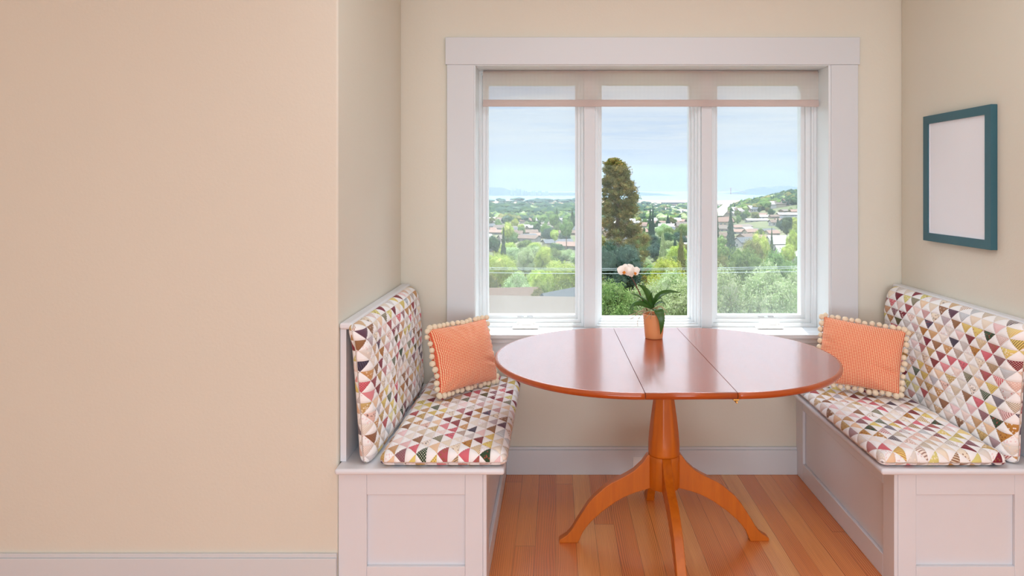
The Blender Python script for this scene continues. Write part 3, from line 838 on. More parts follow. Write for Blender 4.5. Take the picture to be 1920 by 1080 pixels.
def round_crown(seed, nl, ls, rx=1, rz=1, nb=11, cz=0):
    """crown of lumpy leaf clusters, about radius 1, centred on the origin"""
    r = random.Random(seed); mb = MB(); blobs = [(Vector((0, 0, 0)), .66)]
    for k in range(nb):
        d = rnd_dir(r); d.z = d.z*.8+.15; blobs.append((Vector((d.x*.58, d.y*.58, d.z*.58)), r.uniform(.30, .48)))
    tot = sum(q*q for _, q in blobs)
    for c, q in blobs:
        ico_blob(mb, (c.x*rx, c.y*rx, c.z*rz), (q*.72*rx, q*.72*rx, q*.72*rz), seed+q*9, 2, .55, 2.6)
        for _ in range(int(nl*q*q/tot)):
            d = rnd_dir(r)
            if d.z < -.4 and r.random() < .6: d.z = -d.z
            p = c+d*q*r.uniform(.68, 1.15)*(1+.35*noise.noise(d*3.4+c*4))
            leafquad(mb, Vector((p.x*rx, p.y*rx, p.z*rz)), d, ls, r)
    return mb
def conifer_crown(seed, nl, ls, h=1.0, rad=.28, tiers=11):
    """cone of drooping tiers, base at z=0, top at z=h, with an inner core"""
    r = random.Random(seed); mb = MB()
    prof = []
    for k in range(9): t = k/8; prof.append((max(.003, rad*.66*(1-t)**.8*(.5 if k == 0 else 1)), h*(.03+.95*t)))
    mb.lathe(prof, 10, shape=lambda a, z: 1+.2*math.sin(a*3+z*30+seed))
    for _ in range(nl):
        t = 1-math.sqrt(r.random()); a = r.uniform(0, 2*PI)
        tier = .72+.28*(1-((t*tiers) % 1))
        br = 1+.28*noise.noise(Vector((math.cos(a)*2, math.sin(a)*2, t*9+seed)))
        R = rad*((1-t)**.85)*tier*br*r.uniform(.62, 1.06)+.004
        p = Vector((R*math.cos(a), R*math.sin(a), h*(t*.98+.02))); leafquad(mb, p, Vector((math.cos(a), math.sin(a), .5)).normalized(), ls*(1.1-.5*t), r)
    return mb

def gz(x, y):
    """ground height of the hillside, the flats and the side hill"""
    P = [(3.7,-4.2),(20,-7.5),(40,-11.5),(60,-15.5),(100,-22),(160,-30),(220,-35),(350,-39),(535,-43),(1000,-57),(2000,-87),(3500,-110),(4200,-111.6),(5300,-112.4),(5400,-116)]
    if y <= P[0][0]: z = P[0][1]
    elif y >= P[-1][0]: z = P[-1][1]
    else:
        for (a, za), (b_, zb) in zip(P, P[1:]):
            if a <= y <= b_:
                t = (y-a)/(b_-a); z = za+(zb-za)*t; break
    if 500 < y < 4000:
        s = (x/max(y, 1)-.205)/.15; s = max(0, min(1.35, s)); s = s**.8 if s > 0 else 0
        z += 50*s*math.exp(-((y-1400)/430.0)**2)
    return z
def gmat():
    t = NT('hillside_ground'); p = t.n('ShaderNodeNewGeometry').outputs['Position']
    n = t.noise(p, .03, 5, .6); n2 = t.noise(p, .004, 3)
    c = t.mix(t.maprange(n, .35, .65), rgb(66, 74, 46), rgb(96, 92, 72)); c = t.mix(t.maprange(n2, .45, .6), c, rgb(72, 80, 54))
    s_ = t.n('ShaderNodeSeparateXYZ'); t.l(p, s_.inputs[0])
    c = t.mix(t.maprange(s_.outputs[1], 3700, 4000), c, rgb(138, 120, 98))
    t.principled(c, .95, .1); return t.m
M['ground'] = gmat()
mb = MB(); ys = [3.72+.08, 8, 14, 20, 30, 40, 50, 60, 75, 90, 110, 135, 160, 190, 220, 270, 320, 380, 450, 535, 620, 720, 820, 900, 980, 1060, 1140, 1200, 1260, 1320, 1380, 1440, 1500, 1560, 1620, 1700, 1800, 1950, 2150, 2400, 2700, 3000, 3500, 3900, 4200, 4700, 5300, 5400]
NX = 70
rr = [-1.0+2.0*k/NX for k in range(NX+1)]
mb.grid(lambda i, j: ((rr[i])*(ys[j]+25), ys[j], gz(rr[i]*(ys[j]+25), ys[j])+noise.noise(Vector((rr[i]*20, ys[j]*.02, 0)))*min(2, ys[j]*.01)), NX+1, len(ys))
for i in range(len(mb.f)): pass
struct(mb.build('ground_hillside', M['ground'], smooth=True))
t = NT('bay_water'); n = t.noise(t.n('ShaderNodeNewGeometry').outputs['Position'], .02, 3)
t.principled(t.mix(n, rgb(104, 126, 136), rgb(94, 116, 128)), .9, .02); M['water'] = t.m
mb = MB(); mb.v = [(-9000, 3800, -113.5), (14000, 3800, -113.5), (14000, 14000, -113.5), (-9000, 14000, -113.5)]; mb.f = [(0,1,2,3)]; mb.mi = [0]
struct(mb.build('ground_bay_water', M['water']))
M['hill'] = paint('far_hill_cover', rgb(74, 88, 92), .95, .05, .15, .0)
def ridge(name, pts, d, dep, base=-114):
    """a far ridge: crest through pixels (px, py) at depth d"""
    mb = MB(); n = 90; xs = [p[0] for p in pts]
    def h(px):
        for (a, ya), (b_, yb) in zip(pts, pts[1:]):
            if a <= px <= b_:
                t = (px-a)/(b_-a); t = t*t*(3-2*t); return ya+(yb-ya)*t
        return pts[-1][1]
    m = 9
    def P(i, j):
        px = xs[0]+(xs[-1]-xs[0])*i/n; z = EYE-(h(px)-VY)*d/F; z += noise.noise(Vector((px*.15, 1, 1)))*6
        f = math.sin(PI*j/(m-1)); yy = d+dep*(j/(m-1)-.5); k = (1+.12*noise.noise(Vector((px*.06, j*.6, 2))))
        return ((px-VX)*d/F, yy, base+(max(0, z-base))*f*(k if j not in (m//2,) else 1))
    mb.grid(P, n+1, m); return struct(mb.build(name, M['hill'], smooth=True))
ridge('hill_city_side', [(500, 356), (700, 352), (860, 355), (925, 351.5), (940, 351.5), (960, 358), (1000, 360), (1045, 361), (1080, 361), (1140, 362), (1200, 360.5), (1230, 362), (1262, 366), (1285, 369.5)], 8600, 1500)
ridge('hill_headlands', [(1368, 369), (1378, 364), (1390, 359), (1402, 359), (1420, 352.5), (1435, 350.5), (1448, 352.5), (1462, 349.5), (1480, 349), (1500, 352), (1560, 347), (1700, 350), (1900, 356)], 9300, 1800)

# skyline towers and the bridge across the bay
M['tower'] = paint('distant_tower', rgb(138, 150, 160), .8, .1)
for k, (px, w, top) in enumerate([(960, 18, 356.2), (971, 26, 354.4), (979, 20, 356.6), (986, 16, 358), (1000, 20, 358.4), (1012, 20, 358), (1025, 18, 359)]):
    d = 7800; p = at(px, top, d); e = MB().box(p.x-w, p.x+w, d-w, d+w, -113, p.z).box(p.x-w*.5, p.x+w*.5, d-w*.5, d+w*.5, p.z, p.z+9).build('skyscraper', M['tower'])
    tag(e, 'hazy grey tower on the far shore skyline, seen through the left window', 'building', 'distant skyline towers')
M['bridge'] = paint('bridge_paint', rgb(150, 96, 84), .7, .2)
d = 9000; e = tag(empty('bridge', (at(1370, 367, d).x, d, -113)), 'hazy suspension bridge with one tall tower on the far water, right window', 'bridge')
p = at(1370, 352.3, d); b = MB()
for s in (-1, 1): b.box(p.x+s*4-2.2, p.x+s*4+2.2, d+s*9-3, d+s*9+3, -113, p.z)
for z in (-60, -30, p.z-6): b.box(p.x-6, p.x+6, d-9, d+9, z-2, z+2)
b.build('bridge_tower', M['bridge'], e)
b = MB(); b.box(at(1325, 363, d).x, at(1385, 363, d).x, d-8, d+8, -105, -101); b.build('bridge_deck', M['bridge'], e)
b = MB()
for s in (-1, 1): b.tube([(p.x+s*k*30, d, -100+(p.z+100)*((1-k/11)**2)) for k in range(12)], 1.3, 5)
b.build('bridge_cable', M['bridge'], e)

def pane_of(px):
    if 905 <= px <= 1085: return 'left'
    if 1120 <= px <= 1296: return 'centre'
    if 1338 <= px <= 1505: return 'right'
    return None
def where(px):
    w = pane_of(px); return ('seen through the %s window' % w) if w else 'outside behind the window posts'

# tree prototypes shared by the copies
PROTO = {}
def proto(kind, col, var):
    key = (kind, col, var)
    if key not in PROTO:
        sd = hash((kind, var)) % 97 if False else {'round': 3, 'tall': 11, 'conifer': 23}[kind]+var*5
        if kind == 'round': mb = round_crown(sd, 4200, .060, 1, 1)
        elif kind == 'tall': mb = round_crown(sd, 4200, .055, .9, 1.1, 14)
        else: mb = conifer_crown(sd, 2300, .045)
        me = bpy.data.meshes.new('foliage_'+kind); me.from_pydata(mb.v, [], mb.f); me.materials.append(FOL[col]); me.update()
        PROTO[key] = me
    return PROTO[key]
tb = MB().lathe([(1.25, 0), (1, .25), (.75, 1)], 8); trunk_me = None
COLW = {'bright': 'yellow-green', 'mid': 'green', 'pale': 'pale green', 'dark': 'dark green', 'blue': 'blue-green', 'olive': 'olive', 'pine': 'brown-green'}
KINDW = {'round': 'broadleaf tree', 'tall': 'upright tree', 'conifer': 'conifer'}
ntree = [0]
def tree(kind, col, x, y, top, rad, label=None, group=None, own=0, rz=None, base=None, lsz=None):
    """crown reaching z=top, radius rad; own>0: a crown of its own with that many leaves"""
    global trunk_me
    g = gz(x, y) if base is None else base; H = max(top-g, rad*.8)
    px = VX+x*F/y
    e = empty('tree', (x, y, g)); ntree[0] += 1
    lab = label or ('%s %s among the valley houses, %s' % (COLW[col], KINDW[kind], where(px)))
    tag(e, lab, 'tree', group or (None if label else '%s %ss in the valley, %s' % (COLW[col], KINDW[kind], where(px))))
    var = random.randint(0, 2)
    if kind == 'conifer':
        if own:
            mb = conifer_crown(random.randint(0, 99), own, (lsz or .03), 1, .28); me = bpy.data.meshes.new('foliage'); me.from_pydata(mb.v, [], mb.f); me.materials.append(FOL[col])
        else: me = proto('conifer', col, var)
        c = bpy.data.objects.new('foliage', me); c.location = (0, 0, H*.07); c.scale = (rad/.28, rad/.28, H*.93)
        th = H*.4
    else:
        rzz = rz or min(H*.54, rad*(1.45 if kind == 'round' else 1.9))
        if own:
            mb = round_crown(random.randint(0, 99), own, (lsz or .04), 1, 1, 20); me = bpy.data.meshes.new('foliage'); me.from_pydata(mb.v, [], mb.f); me.materials.append(FOL[col])
        else: me = proto(kind, col, var)
        c = bpy.data.objects.new('foliage', me); c.location = (0, 0, H-rzz*.96); c.scale = (rad, rad, rzz)
        th = H-rzz*1.0
    c.rotation_euler = (0, 0, random.uniform(0, 6.28)); C.objects.link(c); c.parent = e
    if trunk_me is None:
        o = tb.build('trunk', M['trunk'], smooth=True); trunk_me = o.data
    else: o = bpy.data.objects.new('trunk', trunk_me); C.objects.link(o)
    tr = max(.12, rad*.055); o.scale = (tr, tr, max(th, .5)); o.parent = e
    return e
def tree_px(kind, col, px, ytop, d, hw, **kw):
    p = at(px, ytop, d); return tree(kind, col, p.x, d, p.z, hw*d/F, **kw)

# near and middle trees, nearest first
N_ = [
 # right pane: pale leafy mass close to the house, then darker trees behind it
 ('round','pale',1352,505,30,62,'pale leafy tree nearest the house, at the left foot of the right window',9000),
 ('round','pale',1432,500,31,66,'pale leafy tree nearest the house, at the middle foot of the right window',9000),
 ('round','pale',1508,502,32,60,'pale leafy tree nearest the house, at the right foot of the right window',8000),
 ('round','pale',1300,520,29,60,'pale leafy tree nearest the house, behind the right window post',7000),
 ('round','mid',1398,462,62,42,'rounded mid-green oak behind the pale trees, right window',6500),
 ('round','mid',1455,470,60,36,'second mid-green oak behind the pale trees, right of the rounded one',6000),
 ('round','olive',1352,478,66,26,'olive tree at the left edge of the right window above the pale leaves',4000),
 ('round','mid',1505,478,66,30,'green tree at the right edge of the right window above the pale leaves',4000),
 ('round','olive',1412,444,110,24,'brownish olive tree above the rounded oak, right window',3500),
 ('tall','bright',1421,428,170,26,'bright yellow-green pointed tree in the middle of the right window',3500),
 ('round','bright',1478,455,150,18,'yellow-green tree beside white roofs, right window',3000),
 ('tall','bright',1487,429,175,15,'bright green rounded cone tree at the right edge of the right window',3000),
 ('round','mid',1352,438,190,13,'upper of two green trees at the left edge of the right window',2500),
 ('round','mid',1354,455,150,15,'lower of two green trees at the left edge of the right window',2500),
 ('conifer','blue',1370,390,330,13,'tall dark conifer standing alone in the right window',3500),
 ('conifer','dark',1447,425,300,6,'small dark conifer above the yellow-green tree, right window',1500),
 ('tall','dark',1476,402,420,12,'dark green broad tree at the upper right of the right window',2500),
 ('conifer','dark',1345,395,420,5,'narrow dark conifer at the left edge of the right window',1500),
 # centre pane
 ('round','mid',1150,525,27,52,'leafy green tree behind the orchid flower, foot of the centre window',9000),
 ('round','pale',1212,528,28,50,'leafy pale tree behind the orchid leaves, foot of the centre window',9000),
 ('round','pale',1270,502,33,50,'leafy pale tree at the lower right of the centre window',9000),
 ('round','bright',1250,484,44,42,'yellow-green domed tree top above the orchid, centre window',7000),
 ('round','blue',1160,446,74,48,'dark blue-green tree in front of the tall pine, centre window',6000),
 ('conifer','pale',1243,432,150,22,'greyish olive tree right of the pine, centre window',2500),
 ('conifer','olive',1277,428,140,18,'greyish olive tree at the right edge of the centre window',2500),
 ('conifer','blue',1219,385,520,4.5,'left and nearer of two small dark conifers right of the pine',1500),
 ('conifer','blue',1224,382,560,4.5,'right and farther of two small dark conifers right of the pine',1500),
 # left pane
 ('round','bright',1050,486,92,38,'large bright green tree at the right foot of the left window',6000),
 ('round','bright',1012,500,88,26,'bright green tree left of the large one, left window',4500),
 ('round','pale',972,510,84,30,'grey-green feathery bush above the roofs, left window',4500),
 ('round','bright',938,467,120,32,'yellow-green tree at the left edge of the left window',4500),
 ('round','olive',905,500,95,30,'olive tree low at the left edge of the left window',4000),
 ('round','olive',1008,538,62,15,'small ochre bush beside the near roofs, left window',2500),
 ('round','mid',1005,557,55,9,'small green shrub before the near roofs, left window',1500),
 ('round','bright',1022,458,190,22,'yellow-green tree below the grey roofs, left window',3000),
 ('round','pale',985,462,170,22,'pale green tree below the grey roofs, left window',3000),
 ('conifer','dark',944,424,230,11,'dark pointed conifer left of the grey roofs, left window',2500),
 ('round','dark',925,440,220,14,'dark green tree at the left edge of the left window',2500),
 ('round','bright',952,415,420,13,'yellow-green tree above the dark conifer, left window',2500),
 ('round','mid',1062,409,450,15,'green tree at the right edge of the left window, above the roofs',2500),
 ('round','mid',1038,398,700,11,'mid-green tree in the upper right of the left window',2000),
 ('round','bright',1040,428,420,10,'bright yellow-green tree between roofs, left window',1500),
 ('conifer','dark',1044,388,800,6,'left of two dark conifers at the right of the left window',1500),
 ('conifer','dark',1073,390,760,7,'right of two dark conifers at the right of the left window',1500),
 ('round','pale',1060,555,50,20,'pale shrub at the right foot of the left window',3000),
]
for k, c, px, yt, d, hw, lab, nl in N_:
    ls = .030 if d > 100 else (.036 if d > 50 else .030)
    tree_px(k, c, px, yt, d, hw, label=lab, own=int(nl*1.9), lsz=ls)
random.seed(5)
for k in range(135):
    y = random.choice([random.uniform(48, 290), random.uniform(180, 420)]); px = random.choice([random.uniform(880, 1120), random.uniform(880, 1100), random.uniform(1110, 1560)]); x = (px-VX)*y/F
    if y < 115 and px < 1100: continue
    h = random.uniform(3, 6.5) if y < 130 else random.uniform(6, 10)
    tree('round', random.choice(['bright', 'mid', 'mid', 'pale', 'olive', 'dark']), x, y, gz(x, y)+h, h*random.uniform(.5, .75))
# the big pine
random.seed(21)
pd = 90.0; e = tag(empty('tree', (at(1163, 400, pd).x, pd, gz(8, pd))), 'tall brown-green pine tree filling the left half of the centre window', 'tree')
prof = [(300,6,1150),(308,14,1152),(320,22,1157),(335,30,1158),(352,34,1160),(372,40,1161),(392,38,1161),(412,36,1161),(432,46,1167),(455,52,1170),(480,54,1168),(505,54,1166),(535,54,1166),(570,50,1165)]
mb = MB(); r = random.Random(5)
for (py, hw, cxp), (py2, hw2, cx2) in zip(prof, prof[1:]):
    for k in range(34):
        t = r.random(); yy = py+(py2-py)*t; w = (hw+(hw2-hw)*t)*pd/F; cx_ = cxp+(cx2-cxp)*t
        a = r.uniform(0, 2*PI); rr_ = w*math.sqrt(r.random())*.86
        c = at(cx_, yy, pd)+Vector((rr_*math.cos(a), rr_*math.sin(a), 0)); q = r.uniform(.4, .75)*min(1, .4+w/2)
        ico_blob(mb, c, (q*.6, q*.6, q*.45), k, 1, .5)
        for _ in range(110):
            d_ = rnd_dir(r); p = c+Vector((d_.x*q, d_.y*q, d_.z*q*.7))*r.uniform(.35, 1.25)
            leafquad(mb, p, d_, .12, r)
for k in range(170):
    i = r.randrange(len(prof)-1); t = r.random(); (py, hw, cxp), (py2, hw2, cx2) = prof[i], prof[i+1]
    yy = py+(py2-py)*t; w = (hw+(hw2-hw)*t)*pd/F; cx_ = cxp+(cx2-cxp)*t; a = r.uniform(0, 2*PI); dr = Vector((math.cos(a), math.sin(a), .45)).normalized()
    c0 = at(cx_, yy, pd)+Vector((math.cos(a), math.sin(a), 0))*w*.75; L = r.uniform(.5, 1.15)
    for q_ in range(55):
        u_ = r.random(); leafquad(mb, c0+dr*L*u_+rnd_dir(r)*.24*(1.1-u_), dr, .085, r)
mb.build('foliage', FOL['pine'], e, fix=False)
b = MB(); b.tube([(e.location.x, pd, gz(8, pd)), (e.location.x-.2, pd, -6), (e.location.x-.5, pd, 3.6)], [.5, .35, .08], 10); b.build('trunk', M['trunk'], e, smooth=True)

# houses ------------------------------------------------------------
def hm(name, c, rough=.8): return paint(name, tuple(x*.34 for x in rgb(*c)[:3])+(1,), rough, .2, .08, 0)
WALLS = {'white': hm('house_white', (226, 224, 220)), 'cream': hm('house_cream', (216, 204, 182)), 'tan': hm('house_tan', (188, 166, 142)), 'pink': hm('house_pink', (200, 184, 176))}
ROOFS = {'grey': hm('roof_grey', (146, 134, 124)), 'brown': hm('roof_brown', (140, 116, 102)), 'red': hm('roof_red', (176, 142, 126)), 'white': hm('roof_white', (222, 220, 216)), 'slate': hm('roof_slate', (112, 118, 124))}
M['pane_dark'] = paint('house_pane', rgb(70, 78, 86), .2, .5, .05, 0)
def house_meshes():
    b = MB(); h = .62
    b.prism([(-.5, 0), (.5, 0), (.5, h), (0, 1), (-.5, h)], (0, 1, 0), (0, 0, 1), (0, 0, 0), (1, 0, 0), -.5, .5)
    w = b
    r = MB()
    for s in (-1, 1): r.prism([(s*.57, h-.055), (0, 1.0), (0, 1.06), (s*.60, h-.02)], (0, 1, 0), (0, 0, 1), (0, 0, 0), (1, 0, 0), -.56, .56)
    g = MB()
    for x in (-.32, -.05, .28): g.box(x-.06, x+.06, -.512, -.49, .18, .42)
    g.box(-.512, -.49, -.1, .1, .15, .45)
    return w, r, g
hw_, hr_, hg_ = house_meshes()
HM = {}
def hmesh(kind, col):
    if (kind, col) not in HM:
        src = {'w': hw_, 'r': hr_, 'g': hg_}[kind]; me = bpy.data.meshes.new({'w': 'wall', 'r': 'roof', 'g': 'window'}[kind]); me.from_pydata(src.v, [], src.f)
        bm = bmesh.new(); bm.from_mesh(me); bmesh.ops.recalc_face_normals(bm, faces=bm.faces); bm.to_mesh(me); bm.free()
        me.materials.append({'w': WALLS, 'r': ROOFS, 'g': {'d': M['pane_dark']}}[kind][col]); HM[(kind, col)] = me
    return HM[(kind, col)]
RW = {'grey': 'grey', 'brown': 'brown', 'red': 'reddish', 'white': 'white', 'slate': 'slate grey'}
def house(x, y, w, dp, h, rot, wc, rc, label=None):
    px = VX+x*F/y; g = gz(x, y)
    e = empty('house', (x, y, g-.6), rot); e.scale = (w, dp, h)
    tag(e, label or '%s-roofed %s house among valley trees, %s' % (RW[rc], wc, where(px)), 'house', None if label else '%s-roofed %s houses in the valley, %s' % (RW[rc], wc, where(px)))
    for k, c, n in (('w', wc, 'wall'), ('r', rc, 'roof'), ('g', 'd', 'window')):
        o = bpy.data.objects.new(n, hmesh(k, c)); C.objects.link(o); o.parent = e
    return e
def house_px(px, yr, d, w, dp, rot, wc, rc, label):
    # stand the house where a roof of its height on the sloping ground shows at that row
    h = 5.2; best = None; q = d*.7
    while q < d*2.6:
        p = at(px, yr, q); e_ = p.z-(gz(p.x, q)+h-.6)
        if best is None or abs(e_) < best[0]: best = (abs(e_), q)
        q *= 1.02
    k = min(max(best[1]/d, .8), 2.2); d2 = best[1]; p = at(px, yr, d2)
    return house(p.x, d2, w*k, dp*min(k, 1.4), max(3.5, p.z-gz(p.x, d2)+.6), rot, wc, rc, label)
def near_house(px, yr, d, w, dp, rot, wc, rc, label):
    p = at(px, yr, d); return house(p.x, d, w, dp, p.z-gz(p.x, d)+.6, rot, wc, rc, label)
near_house(938, 549, 66, 6.5, 9, .12, 'tan', 'brown', 'nearest house with a brown roof at the left foot of the left window')
near_house(975, 566, 48, 7.6, 10, -.12, 'cream', 'grey', 'nearest house with a pale grey hipped roof at the foot of the left window')
near_house(1056, 553, 58, 5, 6, .9, 'white', 'slate', 'grey gabled house at the right foot of the left window')
for (px, yr, d, w, dp, rot, wc, rc, lab) in [
  (985, 431, 400, 13, 9, .15, 'tan', 'brown', 'brown-roofed gabled house in the middle of the left window'),
  (1008, 437, 380, 8, 8, -.2, 'tan', 'red', 'reddish-roofed small house right of the brown-roofed one, left window'),
  (990, 441, 340, 11, 8, -.45, 'white', 'brown', 'white house with brown roof in front of the gabled one, left window'),
  (1045, 449, 280, 11, 8, .3, 'cream', 'slate', 'slate-roofed house at the right of the left window'),
  (1070, 454, 240, 9, 8, -.3, 'pink', 'red', 'pinkish-roofed house at the right edge of the left window'),
  (1068, 432, 380, 11, 9, .1, 'tan', 'brown', 'brown-roofed house at the right edge of the left window'),
  (922, 431, 330, 10, 8, -.2, 'pink', 'red', 'pink-roofed house at the left edge of the left window'),
  (1005, 417, 520, 14, 9, .2, 'white', 'grey', 'grey-roofed long white house below the round green tree'),
  (1030, 422, 500, 15, 9, -.1, 'white', 'white', 'long white-roofed house above the yellow trees, left window'),
  (940, 406, 640, 14, 9, .1, 'white', 'white', 'white flat house at the upper left of the left window'),
  (967, 400, 760, 14, 9, .0, 'white', 'red', 'white house with red roof high in the left window'),
  (990, 406, 700, 13, 9, -.2, 'white', 'red', 'second white house with red roof high in the left window'),
  (1357, 408, 330, 9, 8, .2, 'cream', 'red', 'red-roofed house left of the lone conifer, right window'),
  (1368, 446, 205, 10, 8, .1, 'pink', 'brown', 'brown-roofed pink house below the lone conifer, right window'),
  (1392, 430, 270, 10, 8, -.3, 'white', 'red', 'white house with reddish roof right of the lone conifer'),
  (1391, 421, 330, 10, 8, .5, 'white', 'grey', 'grey-roofed white house right of the lone conifer'),
  (1462, 443, 170, 7, 8, .2, 'white', 'white', 'white-roofed house beside the cone tree, right window'),
  (1481, 462, 130, 6, 6, .1, 'white', 'white', 'low white roof under the cone tree, right window'),
  (1418, 410, 480, 14, 9, .1, 'white', 'white', 'long white house in the middle of the right window'),
  (1485, 399, 520, 20, 9, .0, 'white', 'white', 'long flat white building at the right of the right window'),
  (1270, 437, 230, 8, 7, .3, 'pink', 'grey', 'pale grey roof at the right of the centre window'),
  (1255, 420, 330, 11, 8, -.2, 'white', 'white', 'white flat house among trees in the centre window'),
  (1282, 417, 320, 8, 8, .1, 'tan', 'grey', 'small tan house at the right edge of the centre window')]:
    house_px(px, yr, d, w, dp, rot, wc, rc, lab)

random.seed(77)
# middle distance: houses and trees as individual copies
TAKEN = [(o.location.x, o.location.y) for o in C.objects if o.name.startswith(('house', 'tree'))]
def scatter(y0, y1, n, fn):
    for _ in range(n):
        y = math.sqrt(random.uniform(y0*y0, y1*y1)) if y1 < 1300 else random.uniform(y0, y1); x = random.uniform(-.17, .42)*y
        if any((x-a)**2+(y-b)**2 < 15**2 for a, b in TAKEN): continue
        TAKEN.append((x, y)); fn(x, y)
cw = ['white', 'white', 'cream', 'tan', 'pink']; cr = ['grey', 'brown', 'grey', 'white', 'white', 'slate', 'slate', 'red']
scatter(430, 1130, 180, lambda x, y: house(x, y, random.uniform(11, 18), random.uniform(8, 11), random.uniform(5, 7.5), random.uniform(-.6, .6), random.choice(cw), random.choice(cr)))
def mt(x, y):
    k = random.random(); h = random.uniform(8, 14)
    kind, col = ('conifer', random.choice(['dark', 'blue'])) if k < .12 else (('tall', random.choice(['bright', 'mid', 'dark'])) if k < .3 else ('round', random.choice(['bright', 'mid', 'mid', 'pale', 'dark', 'olive', 'blue'])))
    if kind == 'conifer': h *= 1.4
    tree(kind, col, x, y, gz(x, y)+h, h*(.2 if kind == 'conifer' else random.uniform(.42, .62)))
scatter(300, 1130, 185, mt)

for _ in range(40):
    y = random.uniform(230, 900); x = (random.uniform(1205, 1310)-VX)*y/F
    if any((x-a)**2+(y-b)**2 < 11**2 for a, b in TAKEN): continue
    TAKEN.append((x, y)); mt(x, y)
# far town: beyond counting, one object of each
def merged(name, items, mats, label, cat):
    mb = MB()
    for (src, M4, mi) in items:
        n = len(mb.v); mb.v += [tuple(M4 @ Vector(v)) for v in src.v]; mb.f += [tuple(n+i for i in f) for f in src.f]; mb.mi += [mi]*len(src.f)
    return tag(mb.build(name, mats, fix=False), label, cat, None, 'stuff')
lo = []
for s in range(5):
    m_ = MB()
    r = random.Random(s+50)
    for k in range(5): d = rnd_dir(r); ico_blob(m_, (d.x*.5, d.y*.5, .55+abs(d.z)*.25), (.5, .5, .42), s+k, 1, .4, 2.5)
    ico_blob(m_, (0, 0, .5), (.7, .7, .5), s, 1, .3); lo.append(m_)
lc = MB().lathe([(.5, 0), (.42, .2), (.3, .45), (.18, .7), (.02, 1)], 7)
items = []
fm = [FOL['dark'], FOL['mid'], FOL['olive'], FOL['blue'], FOL['pale'], FOL['bright']]
for _ in range(3200):
    y = 1150+(3850-1150)*random.random()**1.35; x = random.uniform(-.17, .44)*y; h = random.uniform(7, 15)*(1+.2*(y > 2500))
    con = random.random() < .12; w = h*(.5 if con else random.uniform(.7, 1.2))
    items.append((lc if con else random.choice(lo), Matrix.Translation((x, y, gz(x, y)-1)) @ Matrix.Diagonal((w, w, h*(1.3 if con else 1), 1)), random.choice([0,0,0,1,1,2,3,3,4]) if not con else 3))
for _ in range(230):
    y = random.uniform(1900, 3800); x = random.uniform(-.15, .12)*y; h = random.uniform(14, 24); w = h*random.uniform(1.2, 2.4)
    items.append((random.choice(lo), Matrix.Translation((x, y, gz(x, y)-1)) @ Matrix.Diagonal((w, w, h, 1)), random.choice([0, 3])))
for _ in range(2200):
    y = random.uniform(1120, 1520); x = random.uniform(.2, .44)*y; h = random.uniform(6, 13); con = random.random() < .2; w = h*(.45 if con else random.uniform(.7, 1.1))
    items.append((lc if con else random.choice(lo), Matrix.Translation((x, y, gz(x, y)-1)) @ Matrix.Diagonal((w, w, h*(1.3 if con else 1), 1)), random.choice([0,0,0,3,1,2])))
merged('distant_trees', items, fm, 'dark band of countless small trees across the distant town and side hill', 'trees')
items = []; hmats = [WALLS['white'], WALLS['cream'], WALLS['tan'], WALLS['pink'], ROOFS['grey'], ROOFS['white'], ROOFS['red'], ROOFS['brown']]
for _ in range(2300):
    y = 1150+(3900-1150)*random.random()**1.3; x = random.uniform(-.17, .44)*y
    big = y > 2300 and random.random() < .3
    w, dp, h = (random.uniform(40, 110), random.uniform(20, 40), random.uniform(8, 13)) if big else (random.uniform(12, 22), random.uniform(9, 13), random.uniform(7, 11))
    m4 = Matrix.Translation((x, y, gz(x, y)-1)) @ Matrix.Rotation(random.uniform(-.5, .5)*(0 if big else 1), 4, 'Z') @ Matrix.Diagonal((w, dp, h, 1))
    items.append((hw_, m4, random.choice([0, 0, 1, 2, 3]))); items.append((hr_, m4, random.choice([4, 5, 5, 6, 7])))
for _ in range(620):
    y = random.uniform(1120, 1460); x = random.uniform(.2, .44)*y
    m4 = Matrix.Translation((x, y, gz(x, y)-1)) @ Matrix.Rotation(random.uniform(-.6, .6), 4, 'Z') @ Matrix.Diagonal((random.uniform(12, 24), 11, random.uniform(8, 12), 1))
    items.append((hw_, m4, random.choice([0, 0, 1, 2, 3]))); items.append((hr_, m4, random.choice([4, 5, 5, 6, 7, 7])))
merged('distant_houses', items, hmats, 'pale scatter of countless tiny roofs and sheds across the distant town', 'houses')
# trees along the far shoreline
items = []
for _ in range(420):
    y = random.uniform(3980, 5200); x = random.uniform(-.17, .44)*y; h = random.uniform(6, 22) if random.random() < .3 else random.uniform(5, 9); w = h*random.uniform(1.5, 4)
    if x/y > .03 and y > 4300: continue
    items.append((random.choice(lo), Matrix.Translation((x, y, gz(x, y)-1)) @ Matrix.Diagonal((w, w, h, 1)), 0))
merged('shoreline_trees', items, [FOL['blue']], 'thin line of dark trees along the far shoreline flats, left window', 'trees')
# long waterfront shed in the centre pane
d = 3950; p0, p1 = at(1244, 380, d), at(1345, 380, d)
b = MB().box(p0.x, p1.x, d, d+90, -112, at(0, 379.8, d).z)
tag(b.build('waterfront_shed', ROOFS['slate'], bevel=1), 'long low slate-grey shed on the waterfront, centre window', 'building')

